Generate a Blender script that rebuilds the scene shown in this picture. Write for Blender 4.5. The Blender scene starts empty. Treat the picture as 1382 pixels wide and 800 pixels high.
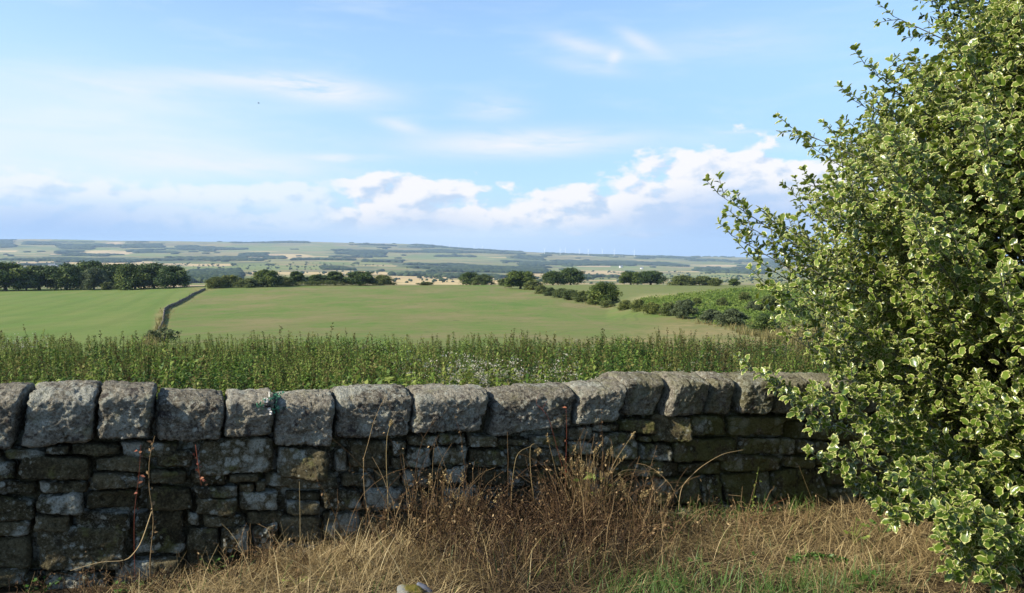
import bpy, math, random
import numpy as np
from mathutils import Vector

sc = bpy.context.scene
COL = sc.collection
rng = np.random.default_rng(7)
PI = math.pi
R_ = math.radians

# ------------------------------------------------------------------ camera maths
F, CX, CY, HOR = 1040.0, 691.0, 400.0, 330.0
EYE = 1.65
PITCH = math.atan((CY - HOR) / F)
cp, sp = math.cos(PITCH), math.sin(PITCH)

def ray(px, py):
    u, v = (px - CX) / F, (CY - py) / F
    return np.array([u, cp + v * sp, v * cp - sp])

def at(px, py, Y):
    d = ray(px, py)
    return np.array([0, 0, EYE]) + d * (Y / d[1])

def project(x, y, z):
    dz = z - EYE
    dep = y * cp - dz * sp
    dep = np.where(np.abs(dep) < 1e-3, 1e-3, dep)
    return CX + F * x / dep, CY - F * (y * sp + dz * cp) / dep

# ------------------------------------------------------------------ noise (numpy value noise)
def _hash(ix, iy, iz, seed):
    h = (ix * 374761393 + iy * 668265263 + iz * 2147483647 + seed * 974711) & 0xFFFFFFFF
    h = ((h ^ (h >> 13)) * 1274126177) & 0xFFFFFFFF
    h = (h ^ (h >> 16)) & 0xFFFFFFFF
    return h.astype(np.float64) / 4294967295.0

def vnoise(P, seed=0):
    P = np.asarray(P, float)
    i = np.floor(P).astype(np.int64); f = P - i
    f = f * f * f * (f * (f * 6 - 15) + 10)
    out = 0
    for dx in (0, 1):
        for dy in (0, 1):
            for dz in (0, 1):
                w = (f[:, 0] if dx else 1 - f[:, 0]) * (f[:, 1] if dy else 1 - f[:, 1]) * (f[:, 2] if dz else 1 - f[:, 2])
                out = out + w * _hash(i[:, 0] + dx, i[:, 1] + dy, i[:, 2] + dz, seed)
    return out * 2 - 1

def fbm(P, octv=4, seed=0, gain=0.5):
    P = np.asarray(P, float)
    a, s, t = 1.0, 0.0, 0.0
    for o in range(octv):
        s = s + a * vnoise(P * (2.03 ** o) + o * 17.3, seed + o); t += a; a *= gain
    return s / t

def n2(x, y, scale, seed=0, octv=3):
    x = np.asarray(x, float); y = np.asarray(y, float)
    sh = np.broadcast(x, y).shape
    X = np.broadcast_to(x, sh).ravel(); Y = np.broadcast_to(y, sh).ravel()
    return fbm(np.stack([X / scale, Y / scale, np.full(X.shape, seed * 3.7 + .5)], 1), octv, seed).reshape(sh)

def sstep(a, b, x):
    t = np.clip((x - a) / (b - a), 0, 1)
    return t * t * (3 - 2 * t)

# ------------------------------------------------------------------ mesh building
def link(o, parent=None):
    COL.objects.link(o)
    if parent is not None: o.parent = parent
    return o

def raw_mesh(name, V, faces, mats=(), mi=None, smooth=False, attrs=None, cattrs=None):
    V = np.ascontiguousarray(V, np.float32)
    me = bpy.data.meshes.new(name)
    faces = [np.asarray(f, np.int32) for f in faces if len(f)]
    loops = np.concatenate([f.ravel() for f in faces])
    tot = np.concatenate([np.full(len(f), f.shape[1], np.int32) for f in faces])
    st = np.concatenate([[0], np.cumsum(tot)[:-1]]).astype(np.int32)
    me.vertices.add(len(V)); me.vertices.foreach_set('co', V.ravel())
    me.loops.add(len(loops)); me.loops.foreach_set('vertex_index', loops.astype(np.int32))
    me.polygons.add(len(tot)); me.polygons.foreach_set('loop_start', st)
    me.polygons.foreach_set('loop_total', tot)
    for m in mats: me.materials.append(m)
    if mi is not None: me.polygons.foreach_set('material_index', np.asarray(mi, np.int32))
    if smooth: me.polygons.foreach_set('use_smooth', np.ones(len(tot), bool))
    if attrs:
        for k, a in attrs.items():
            at_ = me.attributes.new(k, 'FLOAT', 'POINT'); at_.data.foreach_set('value', np.asarray(a, np.float32))
    if cattrs:
        for k, (dom, a) in cattrs.items():
            at_ = me.attributes.new(k, 'FLOAT_COLOR', dom); at_.data.foreach_set('color', np.asarray(a, np.float32).ravel())
    me.update(calc_edges=True)
    me.validate()
    return me

def mk(name, V, faces, mats=(), parent=None, **kw):
    return link(bpy.data.objects.new(name, raw_mesh(name, V, faces, mats, **kw)), parent)

class Soup:
    """collects pieces that become ONE mesh"""
    def __init__(s): s.V = []; s.Q = []; s.T = []; s.mq = []; s.mt = []; s.t = []; s.n = 0
    def add(s, V, Fq=None, Ft=None, m=0, tint=0.5):
        V = np.asarray(V, float); s.V.append(V)
        if Fq is not None and len(Fq):
            s.Q.append(np.asarray(Fq, np.int64) + s.n); s.mq.append(np.full(len(Fq), m) if np.isscalar(m) else np.asarray(m))
        if Ft is not None and len(Ft):
            s.T.append(np.asarray(Ft, np.int64) + s.n); s.mt.append(np.full(len(Ft), m) if np.isscalar(m) else np.asarray(m))
        s.t.append(np.full(len(V), tint) if np.isscalar(tint) else np.asarray(tint)); s.n += len(V)
    def tile(s, V, Fq, M, T, m=0, tint=None, tw=None):
        """V template (n,3); M (N,3,3) columns = axes; T (N,3)"""
        N, n = len(T), len(V)
        if N == 0: return
        W = np.einsum('nij,vj->nvi', M, V) + T[:, None, :]
        Fq = np.asarray(Fq)
        FF = (Fq[None] + (np.arange(N) * n)[:, None, None]).reshape(-1, Fq.shape[1])
        tt = np.repeat(np.full(N, .5) if tint is None else tint, n)
        if tw is not None: tt = tt + np.tile(tw, N)
        mm = m if np.isscalar(m) else np.tile(m, N)
        if Fq.shape[1] == 4: s.add(W.reshape(-1, 3), FF, None, mm, tt)
        else: s.add(W.reshape(-1, 3), None, FF, mm, tt)
    def tube(s, pts, rad, sides=5, m=0, tint=0.5, cap=True):
        P = np.asarray(pts, float); r = np.full(len(P), rad) if np.isscalar(rad) else np.asarray(rad)
        d = np.gradient(P, axis=0); d /= np.linalg.norm(d, axis=1)[:, None] + 1e-9
        ref = np.array([0, 0, 1.]) if abs(d[0][2]) < .9 else np.array([1., 0, 0])
        a = np.cross(d, ref); a /= np.linalg.norm(a, axis=1)[:, None] + 1e-9
        b = np.cross(d, a)
        th = np.arange(sides) * 2 * PI / sides
        V = P[:, None] + r[:, None, None] * (a[:, None] * np.cos(th)[None, :, None] + b[:, None] * np.sin(th)[None, :, None])
        k = len(P); i = np.arange(k - 1)[:, None] * sides; j = np.arange(sides)[None]; j2 = (j + 1) % sides
        Fq = np.stack([i + j, i + j2, i + sides + j2, i + sides + j], -1).reshape(-1, 4)
        s.add(V.reshape(-1, 3), Fq, None, m, tint)
    def build(s, name, mats, parent=None, smooth=False):
        V = np.concatenate(s.V); f = []; mi = []
        if s.Q: f.append(np.concatenate(s.Q)); mi.append(np.concatenate(s.mq))
        if s.T: f.append(np.concatenate(s.T)); mi.append(np.concatenate(s.mt))
        return mk(name, V, f, mats, parent, mi=np.concatenate(mi), smooth=smooth, attrs={'tint': np.concatenate(s.t)})

def empty(name, loc, label=None, cat=None, group=None):
    o = bpy.data.objects.new(name, None); o.empty_display_size = .2; link(o); o.location = loc
    return tag(o, label, cat, group)

def tag(o, label=None, cat=None, group=None, kind=None):
    if label: o['label'] = label
    if cat: o['category'] = cat
    if group: o['group'] = group
    if kind: o['kind'] = kind
    return o

def frames(d, up):
    """rotation matrices with x along d and z near up (N,3)"""
    d = d / (np.linalg.norm(d, axis=1)[:, None] + 1e-9)
    y = np.cross(up, d); y /= np.linalg.norm(y, axis=1)[:, None] + 1e-9
    z = np.cross(d, y)
    return np.stack([d, y, z], -1)

def unit(v): return v / (np.linalg.norm(v, axis=-1, keepdims=True) + 1e-9)

# ------------------------------------------------------------------ shader helper
class S:
    def __init__(s, g, k): s.g, s.k = g, k
    def __add__(a, b): return a.g.m('ADD', a, b)
    __radd__ = __add__
    def __sub__(a, b): return a.g.m('SUBTRACT', a, b)
    def __rsub__(a, b): return a.g.m('SUBTRACT', b, a)
    def __mul__(a, b): return a.g.m('MULTIPLY', a, b)
    __rmul__ = __mul__
    def __truediv__(a, b): return a.g.m('DIVIDE', a, b)

class G:
    def __init__(s, nt): s.nt = nt
    def n(s, t, **p):
        x = s.nt.nodes.new(t)
        for k, v in p.items(): setattr(x, k, v)
        return x
    def put(s, sock, v):
        if isinstance(v, S): s.nt.links.new(v.k, sock)
        elif v is not None:
            try: sock.default_value = v
            except Exception:
                sock.default_value = tuple(v) + (1.0,) if len(v) == 3 else v
    def m(s, op, a, b=0.0, c=0.0, clamp=False):
        x = s.n('ShaderNodeMath', operation=op, use_clamp=clamp)
        s.put(x.inputs[0], a); s.put(x.inputs[1], b)
        if op in ('MULTIPLY_ADD', 'COMPARE', 'SMOOTH_MIN', 'SMOOTH_MAX'): s.put(x.inputs[2], c)
        return S(s, x.outputs[0])
    def ss(s, v, a, b, lo=0.0, hi=1.0):
        x = s.n('ShaderNodeMapRange', interpolation_type='SMOOTHSTEP')
        s.put(x.inputs[0], v); s.put(x.inputs[1], a); s.put(x.inputs[2], b); s.put(x.inputs[3], lo); s.put(x.inputs[4], hi)
        return S(s, x.outputs[0])
    def mix(s, f, a, b, blend='MIX'):
        x = s.n('ShaderNodeMix', data_type='RGBA', blend_type=blend)
        s.put(x.inputs[0], f); s.put(x.inputs[6], c4(a)); s.put(x.inputs[7], c4(b))
        return S(s, x.outputs[2])
    def vec(s, x, y, z):
        k = s.n('ShaderNodeCombineXYZ')
        for i, v in enumerate((x, y, z)): s.put(k.inputs[i], v)
        return S(s, k.outputs[0])
    def sep(s, v):
        k = s.n('ShaderNodeSeparateXYZ'); s.put(k.inputs[0], v)
        return [S(s, o) for o in k.outputs]
    def sepc(s, v):
        k = s.n('ShaderNodeSeparateColor'); s.put(k.inputs[0], v)
        return [S(s, o) for o in k.outputs]
    def noise(s, v, scale=1.0, detail=4.0, rough=.55, dist=0.0):
        k = s.n('ShaderNodeTexNoise')
        if v is not None: s.put(k.inputs['Vector'], v)
        s.put(k.inputs['Scale'], scale); s.put(k.inputs['Detail'], detail); s.put(k.inputs['Roughness'], rough); s.put(k.inputs['Distortion'], dist)
        return S(s, k.outputs[0])
    def voro(s, v, scale, feature='F1', out=0, rnd=1.0):
        k = s.n('ShaderNodeTexVoronoi', feature=feature); s.put(k.inputs['Vector'], v); s.put(k.inputs['Scale'], scale); s.put(k.inputs['Randomness'], rnd)
        return S(s, k.outputs[out])
    def attr(s, name, out='Fac'):
        k = s.n('ShaderNodeAttribute', attribute_name=name); return S(s, k.outputs[out])
    def pos(s): return S(s, s.n('ShaderNodeNewGeometry').outputs['Position'])
    def ramp(s, f, stops, interp='LINEAR'):
        k = s.n('ShaderNodeValToRGB'); k.color_ramp.interpolation = interp; s.put(k.inputs[0], f)
        e = k.color_ramp.elements
        while len(e) < len(stops): e.new(.5)
        for q, (p, c) in zip(e, stops): q.position = p; q.color = c4(c)
        return S(s, k.outputs[0])
    def scale3(s, v, a, b, c):
        x = s.n('ShaderNodeVectorMath', operation='MULTIPLY'); s.put(x.inputs[0], v); x.inputs[1].default_value = (a, b, c)
        return S(s, x.outputs[0])
    def bump(s, h, strength=.5, dist=.01):
        k = s.n('ShaderNodeBump'); s.put(k.inputs['Height'], h); k.inputs['Strength'].default_value = strength; k.inputs['Distance'].default_value = dist
        return S(s, k.outputs[0])

def c4(c):
    if isinstance(c, S): return c
    if isinstance(c, (int, float)): return (c, c, c, 1)
    return tuple(c) + (1.0,) if len(c) == 3 else tuple(c)

def material(name, fn):
    m = bpy.data.materials.new(name); m.use_nodes = True
    nt = m.node_tree; nt.nodes.clear(); g = G(nt)
    out = g.n('ShaderNodeOutputMaterial')
    sh = fn(g)
    nt.links.new(sh, out.inputs['Surface'])
    return m

def princ(g, color, rough=.8, spec=.3, normal=None, **kw):
    b = g.n('ShaderNodeBsdfPrincipled')
    g.put(b.inputs['Base Color'], c4(color)); g.put(b.inputs['Roughness'], rough); g.put(b.inputs['Specular IOR Level'], spec)
    if normal is not None: g.put(b.inputs['Normal'], normal)
    for k, v in kw.items(): g.put(b.inputs[k], v)
    return b.outputs[0]

def leafy(g, color, rough=.5, spec=.4, trans=.3, tcol=None, normal=None):
    p = princ(g, color, rough, spec, normal)
    t = g.n('ShaderNodeBsdfTranslucent'); g.put(t.inputs[0], c4(color if tcol is None else tcol))
    x = g.n('ShaderNodeMixShader'); x.inputs[0].default_value = trans
    g.nt.links.new(p, x.inputs[1]); g.nt.links.new(t.outputs[0], x.inputs[2])
    return x.outputs[0]

def mat_tint(name, stops, rough=.7, spec=.25, trans=.25, vary=0.0):
    def fn(g):
        c = g.ramp(g.attr('tint'), stops)
        if vary:
            k = S(g, g.n('ShaderNodeObjectInfo').outputs['Random'])
            c = g.mix(g.m('MULTIPLY', k, vary), c, g.mix(1.0, c, (1.75, 1.45, .9), 'MULTIPLY'))
        return leafy(g, c, rough, spec, trans)
    return material(name, fn)

# ------------------------------------------------------------------ terrain
_ty = np.array([.5, 3, 5, 8, 15, 25, 40, 60, 100, 150, 200, 300, 380, 430, 500, 600])
_tz = np.array([-.35, -.45, -.52, -.80, -1.5, -2.4, -3.7, -5.56, -8.93, -12.05, -13.9, -15.9, -17.7, -21.4, -28.0, -34.5])
_ly = np.linspace(math.log(.5), math.log(600), 700)
_lz = np.interp(_ly, np.log(_ty), _tz)
_k = np.exp(-np.linspace(-2, 2, 31) ** 2); _k /= _k.sum()
_lz = np.convolve(np.pad(_lz, 15, mode='edge'), _k, 'valid')

WT = np.array([math.cos(R_(21.7)), math.sin(R_(21.7)), 0.0])      # along the wall, to the right
WN = np.array([WT[1], -WT[0], 0.0])                               # wall face normal, towards the camera
W0 = np.array([-2.33, 4.1, 0.0])

def behind(x, y):                                                  # metres behind the wall face
    return -((x - W0[0]) * WN[0] + (y - W0[1]) * WN[1])

def near_z(x, y):
    x = np.asarray(x, float); y = np.asarray(y, float)
    ym = np.maximum(y, .5)
    t = np.interp(np.log(np.minimum(ym, 600)), _ly, _lz)
    px = CX + F * x / np.maximum(y, 4)
    t = t - sstep(380, 80, px) * sstep(180, 360, y) * 2.1
    # bank of bracken on the right
    ridge_row = np.interp(px, [820, 870, 930, 1000, 1060, 1300], [0, 12, 22, 31, 35, 42])
    prof = sstep(104, 168, y) * sstep(250, 185, y)
    t = t + ridge_row * 170 / F * prof
    t = t + n2(x, y, 45, 3) * .5 * sstep(30, 90, y) + n2(x, y, 9, 4) * .10 * sstep(8, 14, y)
    v = .288 - .04 * np.clip(x, -8, 8) - .08 * np.clip(y, 1.5, 9) + n2(x, y, .9, 5) * .045
    v = v - .13 - .13 * sstep(-.7, -2.2, x) * sstep(1.5, 3.2, y)
    w = sstep(.25, 1.1, behind(x, y))
    return v * (1 - w) + t * w

_gd = np.array([400, 1000, 1500, 2200, 3000, 4000, 5500, 7500, 9500, 11000, 13000])
_gg = np.array([1.0, 1, .87, .73, .6, .46, .30, .13, .0, .04, .12])
def hill_z(x, y):
    px = CX + F * x / y
    top = np.interp(px, [-300, 0, 200, 420, 520, 650, 750, 900, 1040, 1400], [-8, -8, -6, -3, 0, 6, 11, 15, 18, 21])
    g = np.interp(np.log(y), np.log(_gd), _gg)
    r = top + (62 - top) * g
    amp = sstep(1200, 3500, y) * 2.6
    r = r + amp * n2(x, y, 1900, 11) + amp * .5 * n2(x, y, 600, 12, 2)
    z = EYE - r * y / F
    b = sstep(430, 600, y)
    return near_z(x, np.minimum(y, 520)) * (1 - b) + z * b

def ground_hit(px, py, lo=24., hi=420.):
    Y = np.exp(np.linspace(math.log(lo), math.log(hi), 500))
    d = ray(px, py)
    X = d[0] * Y / d[1]
    _, rows = project(X, Y, near_z(X, Y))
    i = np.where(rows <= py)[0]
    k = i[0] if len(i) else int(np.argmin(rows))
    return np.array([X[k], Y[k], near_z(X[k:k + 1], Y[k:k + 1])[0]])

# ------------------------------------------------------------------ ground sheet
def pxwall(py): return np.interp(py, [383, 391, 398, 407, 413, 417, 424, 432, 440, 450, 460, 520], [288, 275, 262, 248, 236, 226, 222, 221, 219, 213, 207, 170])
def pxhedge(py): return np.interp(py, [382, 390, 400, 411, 420, 430, 436, 445, 455, 480], [685, 720, 752, 800, 860, 920, 945, 985, 1025, 1120])

def grid_faces(nr, nc):
    i = np.arange(nr - 1)[:, None] * nc; j = np.arange(nc - 1)[None]
    return np.stack([i + j, i + j + 1, i + nc + j + 1, i + nc + j], -1).reshape(-1, 4)

def mat_ground(g):
    p = g.pos(); z1 = g.sepc(g.attr('zone_a', 'Color')); z2 = g.sepc(g.attr('zone_b', 'Color'))
    big = g.noise(g.scale3(p, .05, .028, .03), 1, 5, .6)
    mid = g.noise(g.scale3(p, .22, .10, .1), 1, 6, .66)
    fine = g.noise(p, .9, 6, .65)
    speck = g.noise(p, 3.5, 3, .6)
    f = big * .9 + mid * .5 + fine * .35
    main = g.ramp(f, [(.66, (.090, .150, .028)), (.80, (.124, .164, .040)), (.92, (.156, .160, .054)), (1.06, (.190, .168, .070))])
    main = g.mix(g.ss(g.noise(g.scale3(p, .5, .22, .3), 1, 4, .6), .58, .70) * .45, main, (.075, .085, .032))
    main = g.mix(g.ss(g.noise(g.scale3(p, .3, .012, .1), 1, 3, .5), .62, .72) * .35, main, (.19, .15, .08))
    x, y, z = g.sep(p)
    st = g.noise(g.vec((x * .9 + y * .35) * .16, (y - x * .3) * .012, 0.0), 1, 3, .5)
    left = g.mix(g.ss(st * .7 + mid * .4, .40, .72), (.108, .165, .034), (.150, .180, .048))
    left = g.mix(g.ss(g.m('SINE', (x * .9 + y * .35) * .9 + mid * 2.0), .2, .9) * .28, left, (.085, .125, .028))
    left = g.mix(g.ss(fine, .5, .72) * .4, left, (.16, .165, .06))
    main = g.mix(g.ss(fine, .48, .66) * .35, main, (.145, .135, .058))
    main = g.mix(g.ss(g.noise(p, 2.2, 5, .7), .55, .68) * .35, main, (.060, .095, .022))
    tr = g.m('FRACT', (x * .96 - y * .28 + g.noise(g.scale3(p, .02, .02, .02), 1, 2, .5) * 12.0) / 21.0)
    tram = g.ss(g.m('ABSOLUTE', g.m('ABSOLUTE', tr - .5) - .045), .018, .006) * g.ss(mid, .35, .6)
    main = g.mix(tram * .40, main, (.085, .10, .034))
    c = g.mix(z1[0], main, left)
    right = g.mix(g.ss(fine * .5 + mid * .6, .4, .7), (.12, .155, .042), (.165, .165, .06))
    c = g.mix(z1[1], c, right)
    straw = g.mix(fine, (.30, .24, .10), (.42, .34, .18))
    c = g.mix(z2[2], c, straw)
    tan = g.mix(g.ss(fine * .6 + mid * .5, .4, .68), (.13, .14, .045), (.27, .21, .09))
    c = g.mix(z1[2], c, tan)
    brk = g.mix(g.ss(fine * .5 + mid * .5, .38, .62), (.055, .10, .02), (.11, .17, .035))
    c = g.mix(z2[1], c, brk)
    soil = g.mix(g.ss(g.noise(p, 6, 6, .7), .35, .7), (.022, .016, .010), (.085, .060, .032))
    wild = g.mix(fine, (.03, .04, .015), (.07, .08, .03))
    near = g.mix(g.ss(y, 6.2, 7.2), soil, wild)
    c = g.mix(z2[0], c, near)
    nb = g.bump(g.noise(p, 14, 6, .7) * .6 + speck * .6, .6, .08)
    return princ(g, c, .95, .1, nb)

def build_ground():
    ys = np.concatenate([[-400, -150, -60, -25, -12], np.arange(-8, 8, .22), np.exp(np.arange(math.log(8), math.log(480), .0105))])
    nc = 460
    u = np.linspace(-1, 1, nc); u = u * (.55 + .45 * np.abs(u))
    w = np.maximum(16, np.abs(ys) * 1.05)
    X = w[:, None] * u[None]; Y = np.repeat(ys[:, None], nc, 1)
    Z = near_z(X.ravel(), Y.ravel()).reshape(X.shape)
    PX, PY = project(X, np.maximum(Y, .5), Z)
    far = sstep(24, 29, Y + n2(X, Y, 4, 21) * 2.5)
    jx = n2(X, Y, 8, 31) * 5
    L = sstep(3, -3, PX - pxwall(PY)) * far
    hz = sstep(-4, 4, PX - pxhedge(PY) + jx * .4) * far
    bank = sstep(0, 10, PX - np.interp(PY, [384, 390, 397, 405, 412, 425, 436, 450], [1075, 1000, 935, 862, 868, 925, 955, 1015]) + jx * 2) * sstep(448, 438, PY + jx * .4) * far
    rough = np.maximum(sstep(880, 960, PX + jx * 6 + (PY - 430) * 4) * sstep(428, 438, PY + jx * .3), 0) * far * (1 - bank)
    path = np.exp(-((PX - pxwall(PY) + 7) / 5.0) ** 2) * sstep(452, 440, PY) * sstep(408, 416, PY) * far
    path2 = np.exp(-((PX - 268) / 16.0) ** 2) * np.exp(-((PY - 390) / 4.0) ** 2) * .8
    wallverge = np.exp(-((PX - pxwall(PY) - 6) / 5.0) ** 2) * sstep(470, 455, PY) * far * .35
    rough = np.clip(np.maximum.reduce([rough * .8, path * .9, path2, wallverge]), 0, 1)
    straw = sstep(835, 880, PX + jx * 4) * sstep(975, 930, PX) * np.exp(-((PY - 402 - (PX - 900) * -.03) / 4.5) ** 2) * (1 - bank) * far
    za = np.stack([L, hz * (1 - L), rough, np.ones_like(L)], -1)
    zb = np.stack([1 - far, bank, straw, np.ones_like(L)], -1)
    o = mk('ground', np.stack([X, Y, Z], -1).reshape(-1, 3), [grid_faces(len(ys), nc)], [material('ground_mat', mat_ground)], smooth=True,
           cattrs={'zone_a': ('POINT', za.reshape(-1, 4)), 'zone_b': ('POINT', zb.reshape(-1, 4))})
    tag(o, kind='structure')

# ------------------------------------------------------------------ far valley and hills
WOOD = [(0, 20, 325, 336), (40, 112, 326, 332), (80, 120, 331, 342), (105, 158, 327, 334), (160, 222, 327, 336), (178, 240, 336, 342),
        (0, 60, 342, 351), (30, 140, 343, 352), (75, 230, 345, 353), (200, 355, 346, 357), (240, 292, 330, 340), (270, 332, 334, 337), (325, 356, 341, 346),
        (252, 322, 362, 379), (310, 412, 324, 329), (360, 384, 345, 350), (300, 356, 349, 357), (452, 516, 337, 346), (478, 640, 329, 335), (520, 660, 337, 342),
        (397, 476, 349, 352), (490, 542, 350, 355), (430, 560, 358, 366), (548, 660, 354, 371), (600, 735, 357, 371), (700, 925, 352, 360), (678, 732, 345, 353),
        (600, 705, 334, 343), (730, 860, 342, 347), (938, 1032, 359, 369), (860, 960, 345, 349), (930, 1040, 350, 354), (20, 120, 356, 366), (790, 842, 371, 376), (590, 640, 345, 348),
        (960, 1060, 345, 348), (1040, 1500, 346, 362)]
GOLD = [(0, 20, 336, 342), (92, 176, 338, 344), (138, 172, 326, 330), (30, 135, 352, 357), (140, 225, 352, 358), (255, 290, 377, 390), (318, 402, 366, 377), (400, 548, 365, 371),
        (515, 625, 367, 385), (600, 632, 370, 385), (672, 745, 366, 385), (776, 845, 364, 372), (798, 832, 356, 361), (225, 285, 354, 360), (950, 1010, 357, 360), (860, 930, 376, 384), (330, 400, 345, 350)]
GREEN = [(100, 240, 342, 346), (240, 420, 357, 364), (540, 660, 343, 351), (430, 540, 352, 357), (740, 900, 360, 366), (850, 1000, 366, 384), (110, 180, 334, 338), (300, 450, 330, 340)]
def inside(L, px, py, jit=0.0, jit2=0.0):
    m = np.zeros(np.shape(px), bool)
    for a, b, c, d in L:
        m |= (px > a + jit * 9) & (px < b + jit * 9) & (py > c + .16 * (d - c) + jit2 * (d - c) * .5) & (py < d - .10 * (d - c) + jit2 * (d - c) * .5)
    return m

HEDGE_LINES = []
def build_hills():
    A = R_(17); ca, sa = math.cos(A), math.sin(A)
    cell = 175.0; ni, nj = 168, 106; sub = 3
    i, j = np.meshgrid(np.arange(-ni // 2, ni // 2 + 1), np.arange(-12, nj - 11), indexing='ij')
    r = np.random.default_rng(5)
    lx = (i + r.uniform(-.33, .33, i.shape)) * cell * 1.25; lyv = (j + r.uniform(-.33, .33, i.shape)) * cell * .8
    GX, GY = lx * ca - lyv * sa, lx * sa + lyv * ca
    V, Fq, Cc = [], [], []
    n = 0; t = np.linspace(0, 1, sub + 1)
    gf = grid_faces(sub + 1, sub + 1)
    prev = None
    for a in range(GX.shape[0] - 1):
        for b in range(GX.shape[1] - 1):
            q = [(GX[a + da, b + db], GY[a + da, b + db]) for da, db in ((0, 0), (1, 0), (1, 1), (0, 1))]
            mx = sum(k[0] for k in q) / 4; my = sum(k[1] for k in q) / 4
            if min(k[1] for k in q) < 425 or max(k[1] for k in q) > 12600 or abs(mx) > 1.0 * my + 900: continue
            s_, t_ = np.meshgrid(t, t, indexing='ij')
            X = (q[0][0] * (1 - s_) + q[1][0] * s_) * (1 - t_) + (q[3][0] * (1 - s_) + q[2][0] * s_) * t_
            Y = (q[0][1] * (1 - s_) + q[1][1] * s_) * (1 - t_) + (q[3][1] * (1 - s_) + q[2][1] * s_) * t_
            V.append(np.stack([X.ravel(), Y.ravel(), np.zeros(X.size)], 1)); Fq.append(gf + n); n += X.size
            z = hill_z(np.array([mx]), np.array([my])); px, py = project(np.array([mx]), np.array([my]), z); px, py = px[0], py[0]
            k = r.random()
            if inside(GOLD, px, py): c = (.44, .33, .17) if k < .6 else (.40, .29, .18)
            elif inside(GREEN, px, py): c = (.14, .175, .055) if k < .6 else (.19, .19, .07)
            elif inside(WOOD, px, py) and k < .45: c = (.07, .09, .04)
            elif prev is not None and r.random() < .3: c = prev
            else:
                pal = [(.15, .165, .055), (.20, .185, .075), (.115, .14, .045), (.23, .19, .09), (.16, .14, .072), (.42, .32, .16)]
                w = np.array([.26, .24, .17, .14, .12, .07]) if my < 7000 else np.array([.18, .2, .18, .16, .26, .02])
                c = pal[r.choice(6, p=w / w.sum())]
            prev = c
            c = np.array(c) * r.uniform(.92, 1.08)
            Cc.append(np.tile(np.append(c, 1), (len(gf) * 4, 1)))
            if 650 < my < 4200:
                for e in ((q[0], q[1]), (q[1], q[2])): HEDGE_LINES.append((e, my))
    V = np.concatenate(V); V[:, 2] = hill_z(V[:, 0], V[:, 1])
    def m(g):
        p = g.pos()
        c = g.attr('field', 'Color')
        nz = g.noise(g.scale3(p, .012, .012, .012), 1, 5, .65)
        c = g.mix(g.ss(nz, .35, .7), g.mix(.22, c, (.07, .085, .04)), g.mix(.14, c, (.30, .26, .14)))
        return princ(g, g.mix(1.0, c, (1.18, 1.15, 1.05), 'MULTIPLY'), .95, .05)
    o = mk('hills', V, [np.concatenate(Fq)], [material('hills_mat', m)], smooth=True, cattrs={'field': ('CORNER', np.concatenate(Cc))})
    tag(o, kind='structure')
    # skirt so that the sheet reaches the horizon all round
    return

def ico(sub=1):
    import bmesh
    bm = bmesh.new(); bmesh.ops.create_icosphere(bm, subdivisions=sub, radius=1.0)
    V = np.array([v.co[:] for v in bm.verts]); T = np.array([[v.index for v in f.verts] for f in bm.faces]); bm.free()
    return V, T

def rotz(a):
    c, s_ = np.cos(a), np.sin(a); M = np.zeros((len(a), 3, 3)); M[:, 0, 0] = c; M[:, 0, 1] = -s_; M[:, 1, 0] = s_; M[:, 1, 1] = c; M[:, 2, 2] = 1
    return M

def build_far_woods(mat):
    r = np.random.default_rng(9)
    Vi, Ti = ico(2)
    Vt = []
    for k in range(4):
        V = Vi * (1 + .34 * fbm(Vi * 1.7 + k * 9, 3, k)[:, None]); Vt.append(V)
    so = Soup()
    bands = [(900, 2000, 12), (2000, 3500, 19), (3500, 5500, 28), (5500, 8000, 40), (8000, 9600, 52)]
    tot = 0
    for y0, y1, sp_ in bands:
        xs = np.arange(-.78 * y1, .62 * y1, sp_); ys = np.arange(y0, y1, sp_)
        X, Y = np.meshgrid(xs, ys); X = X.ravel() + r.uniform(-.5, .5, X.size) * sp_; Y = Y.ravel() + r.uniform(-.5, .5, Y.size) * sp_
        k = (np.abs(X) < .8 * Y); X, Y = X[k], Y[k]
        Z = hill_z(X, Y); px, py = project(X, Y, Z)
        k = inside(WOOD, px, py, n2(X, Y, 700, 40, 4) * 1.6, n2(X, Y, 520, 44, 4) * 1.5)
        scat = (n2(X, Y, 130, 41) > .56) & (r.random(len(X)) < .2) & (Y > 2500)
        k &= n2(X, Y, 800, 45, 3) > -.12
        k |= scat
        X, Y, Z = X[k], Y[k], Z[k]; tot += len(X)
        for v in range(4):
            q = np.arange(len(X)) % 4 == v
            N = q.sum()
            if not N: continue
            rad = sp_ * r.uniform(.55, .85, N); hh = np.minimum(rad * .9, 6.5) * r.uniform(.8, 1.25, N)
            M = rotz(r.uniform(0, 6.28, N)) * rad[:, None, None]; M[:, 2, 2] = hh
            so.tile(Vt[v], Ti, M, np.stack([X[q], Y[q], Z[q] + 2 + hh * .3], 1), 0, r.uniform(0, 1, N))
    o = so.build('distant_woods', [mat], smooth=False)
    tag(o, 'dark bluish belts of far woodland across the valley hillside', 'woodland', kind='stuff')

def blob_tree_mesh(seed, mat):
    r = np.random.default_rng(seed); Vi, Ti = ico(2); so = Soup()
    for k in range(7):
        c = np.array([r.uniform(-.33, .33), r.uniform(-.33, .33), r.uniform(.38, .75)]); s_ = r.uniform(.22, .34)
        V = Vi * (1 + .35 * fbm(Vi * 2 + k * 5 + seed, 3, k)[:, None]) * s_ * np.array([1, 1, .85]) + c
        so.add(V, None, Ti, 0, r.uniform(.2, .9))
    so.tube([(0, 0, -.1), (0, 0, .45)], [.05, .03], 5, 0, .05)
    return so

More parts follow.
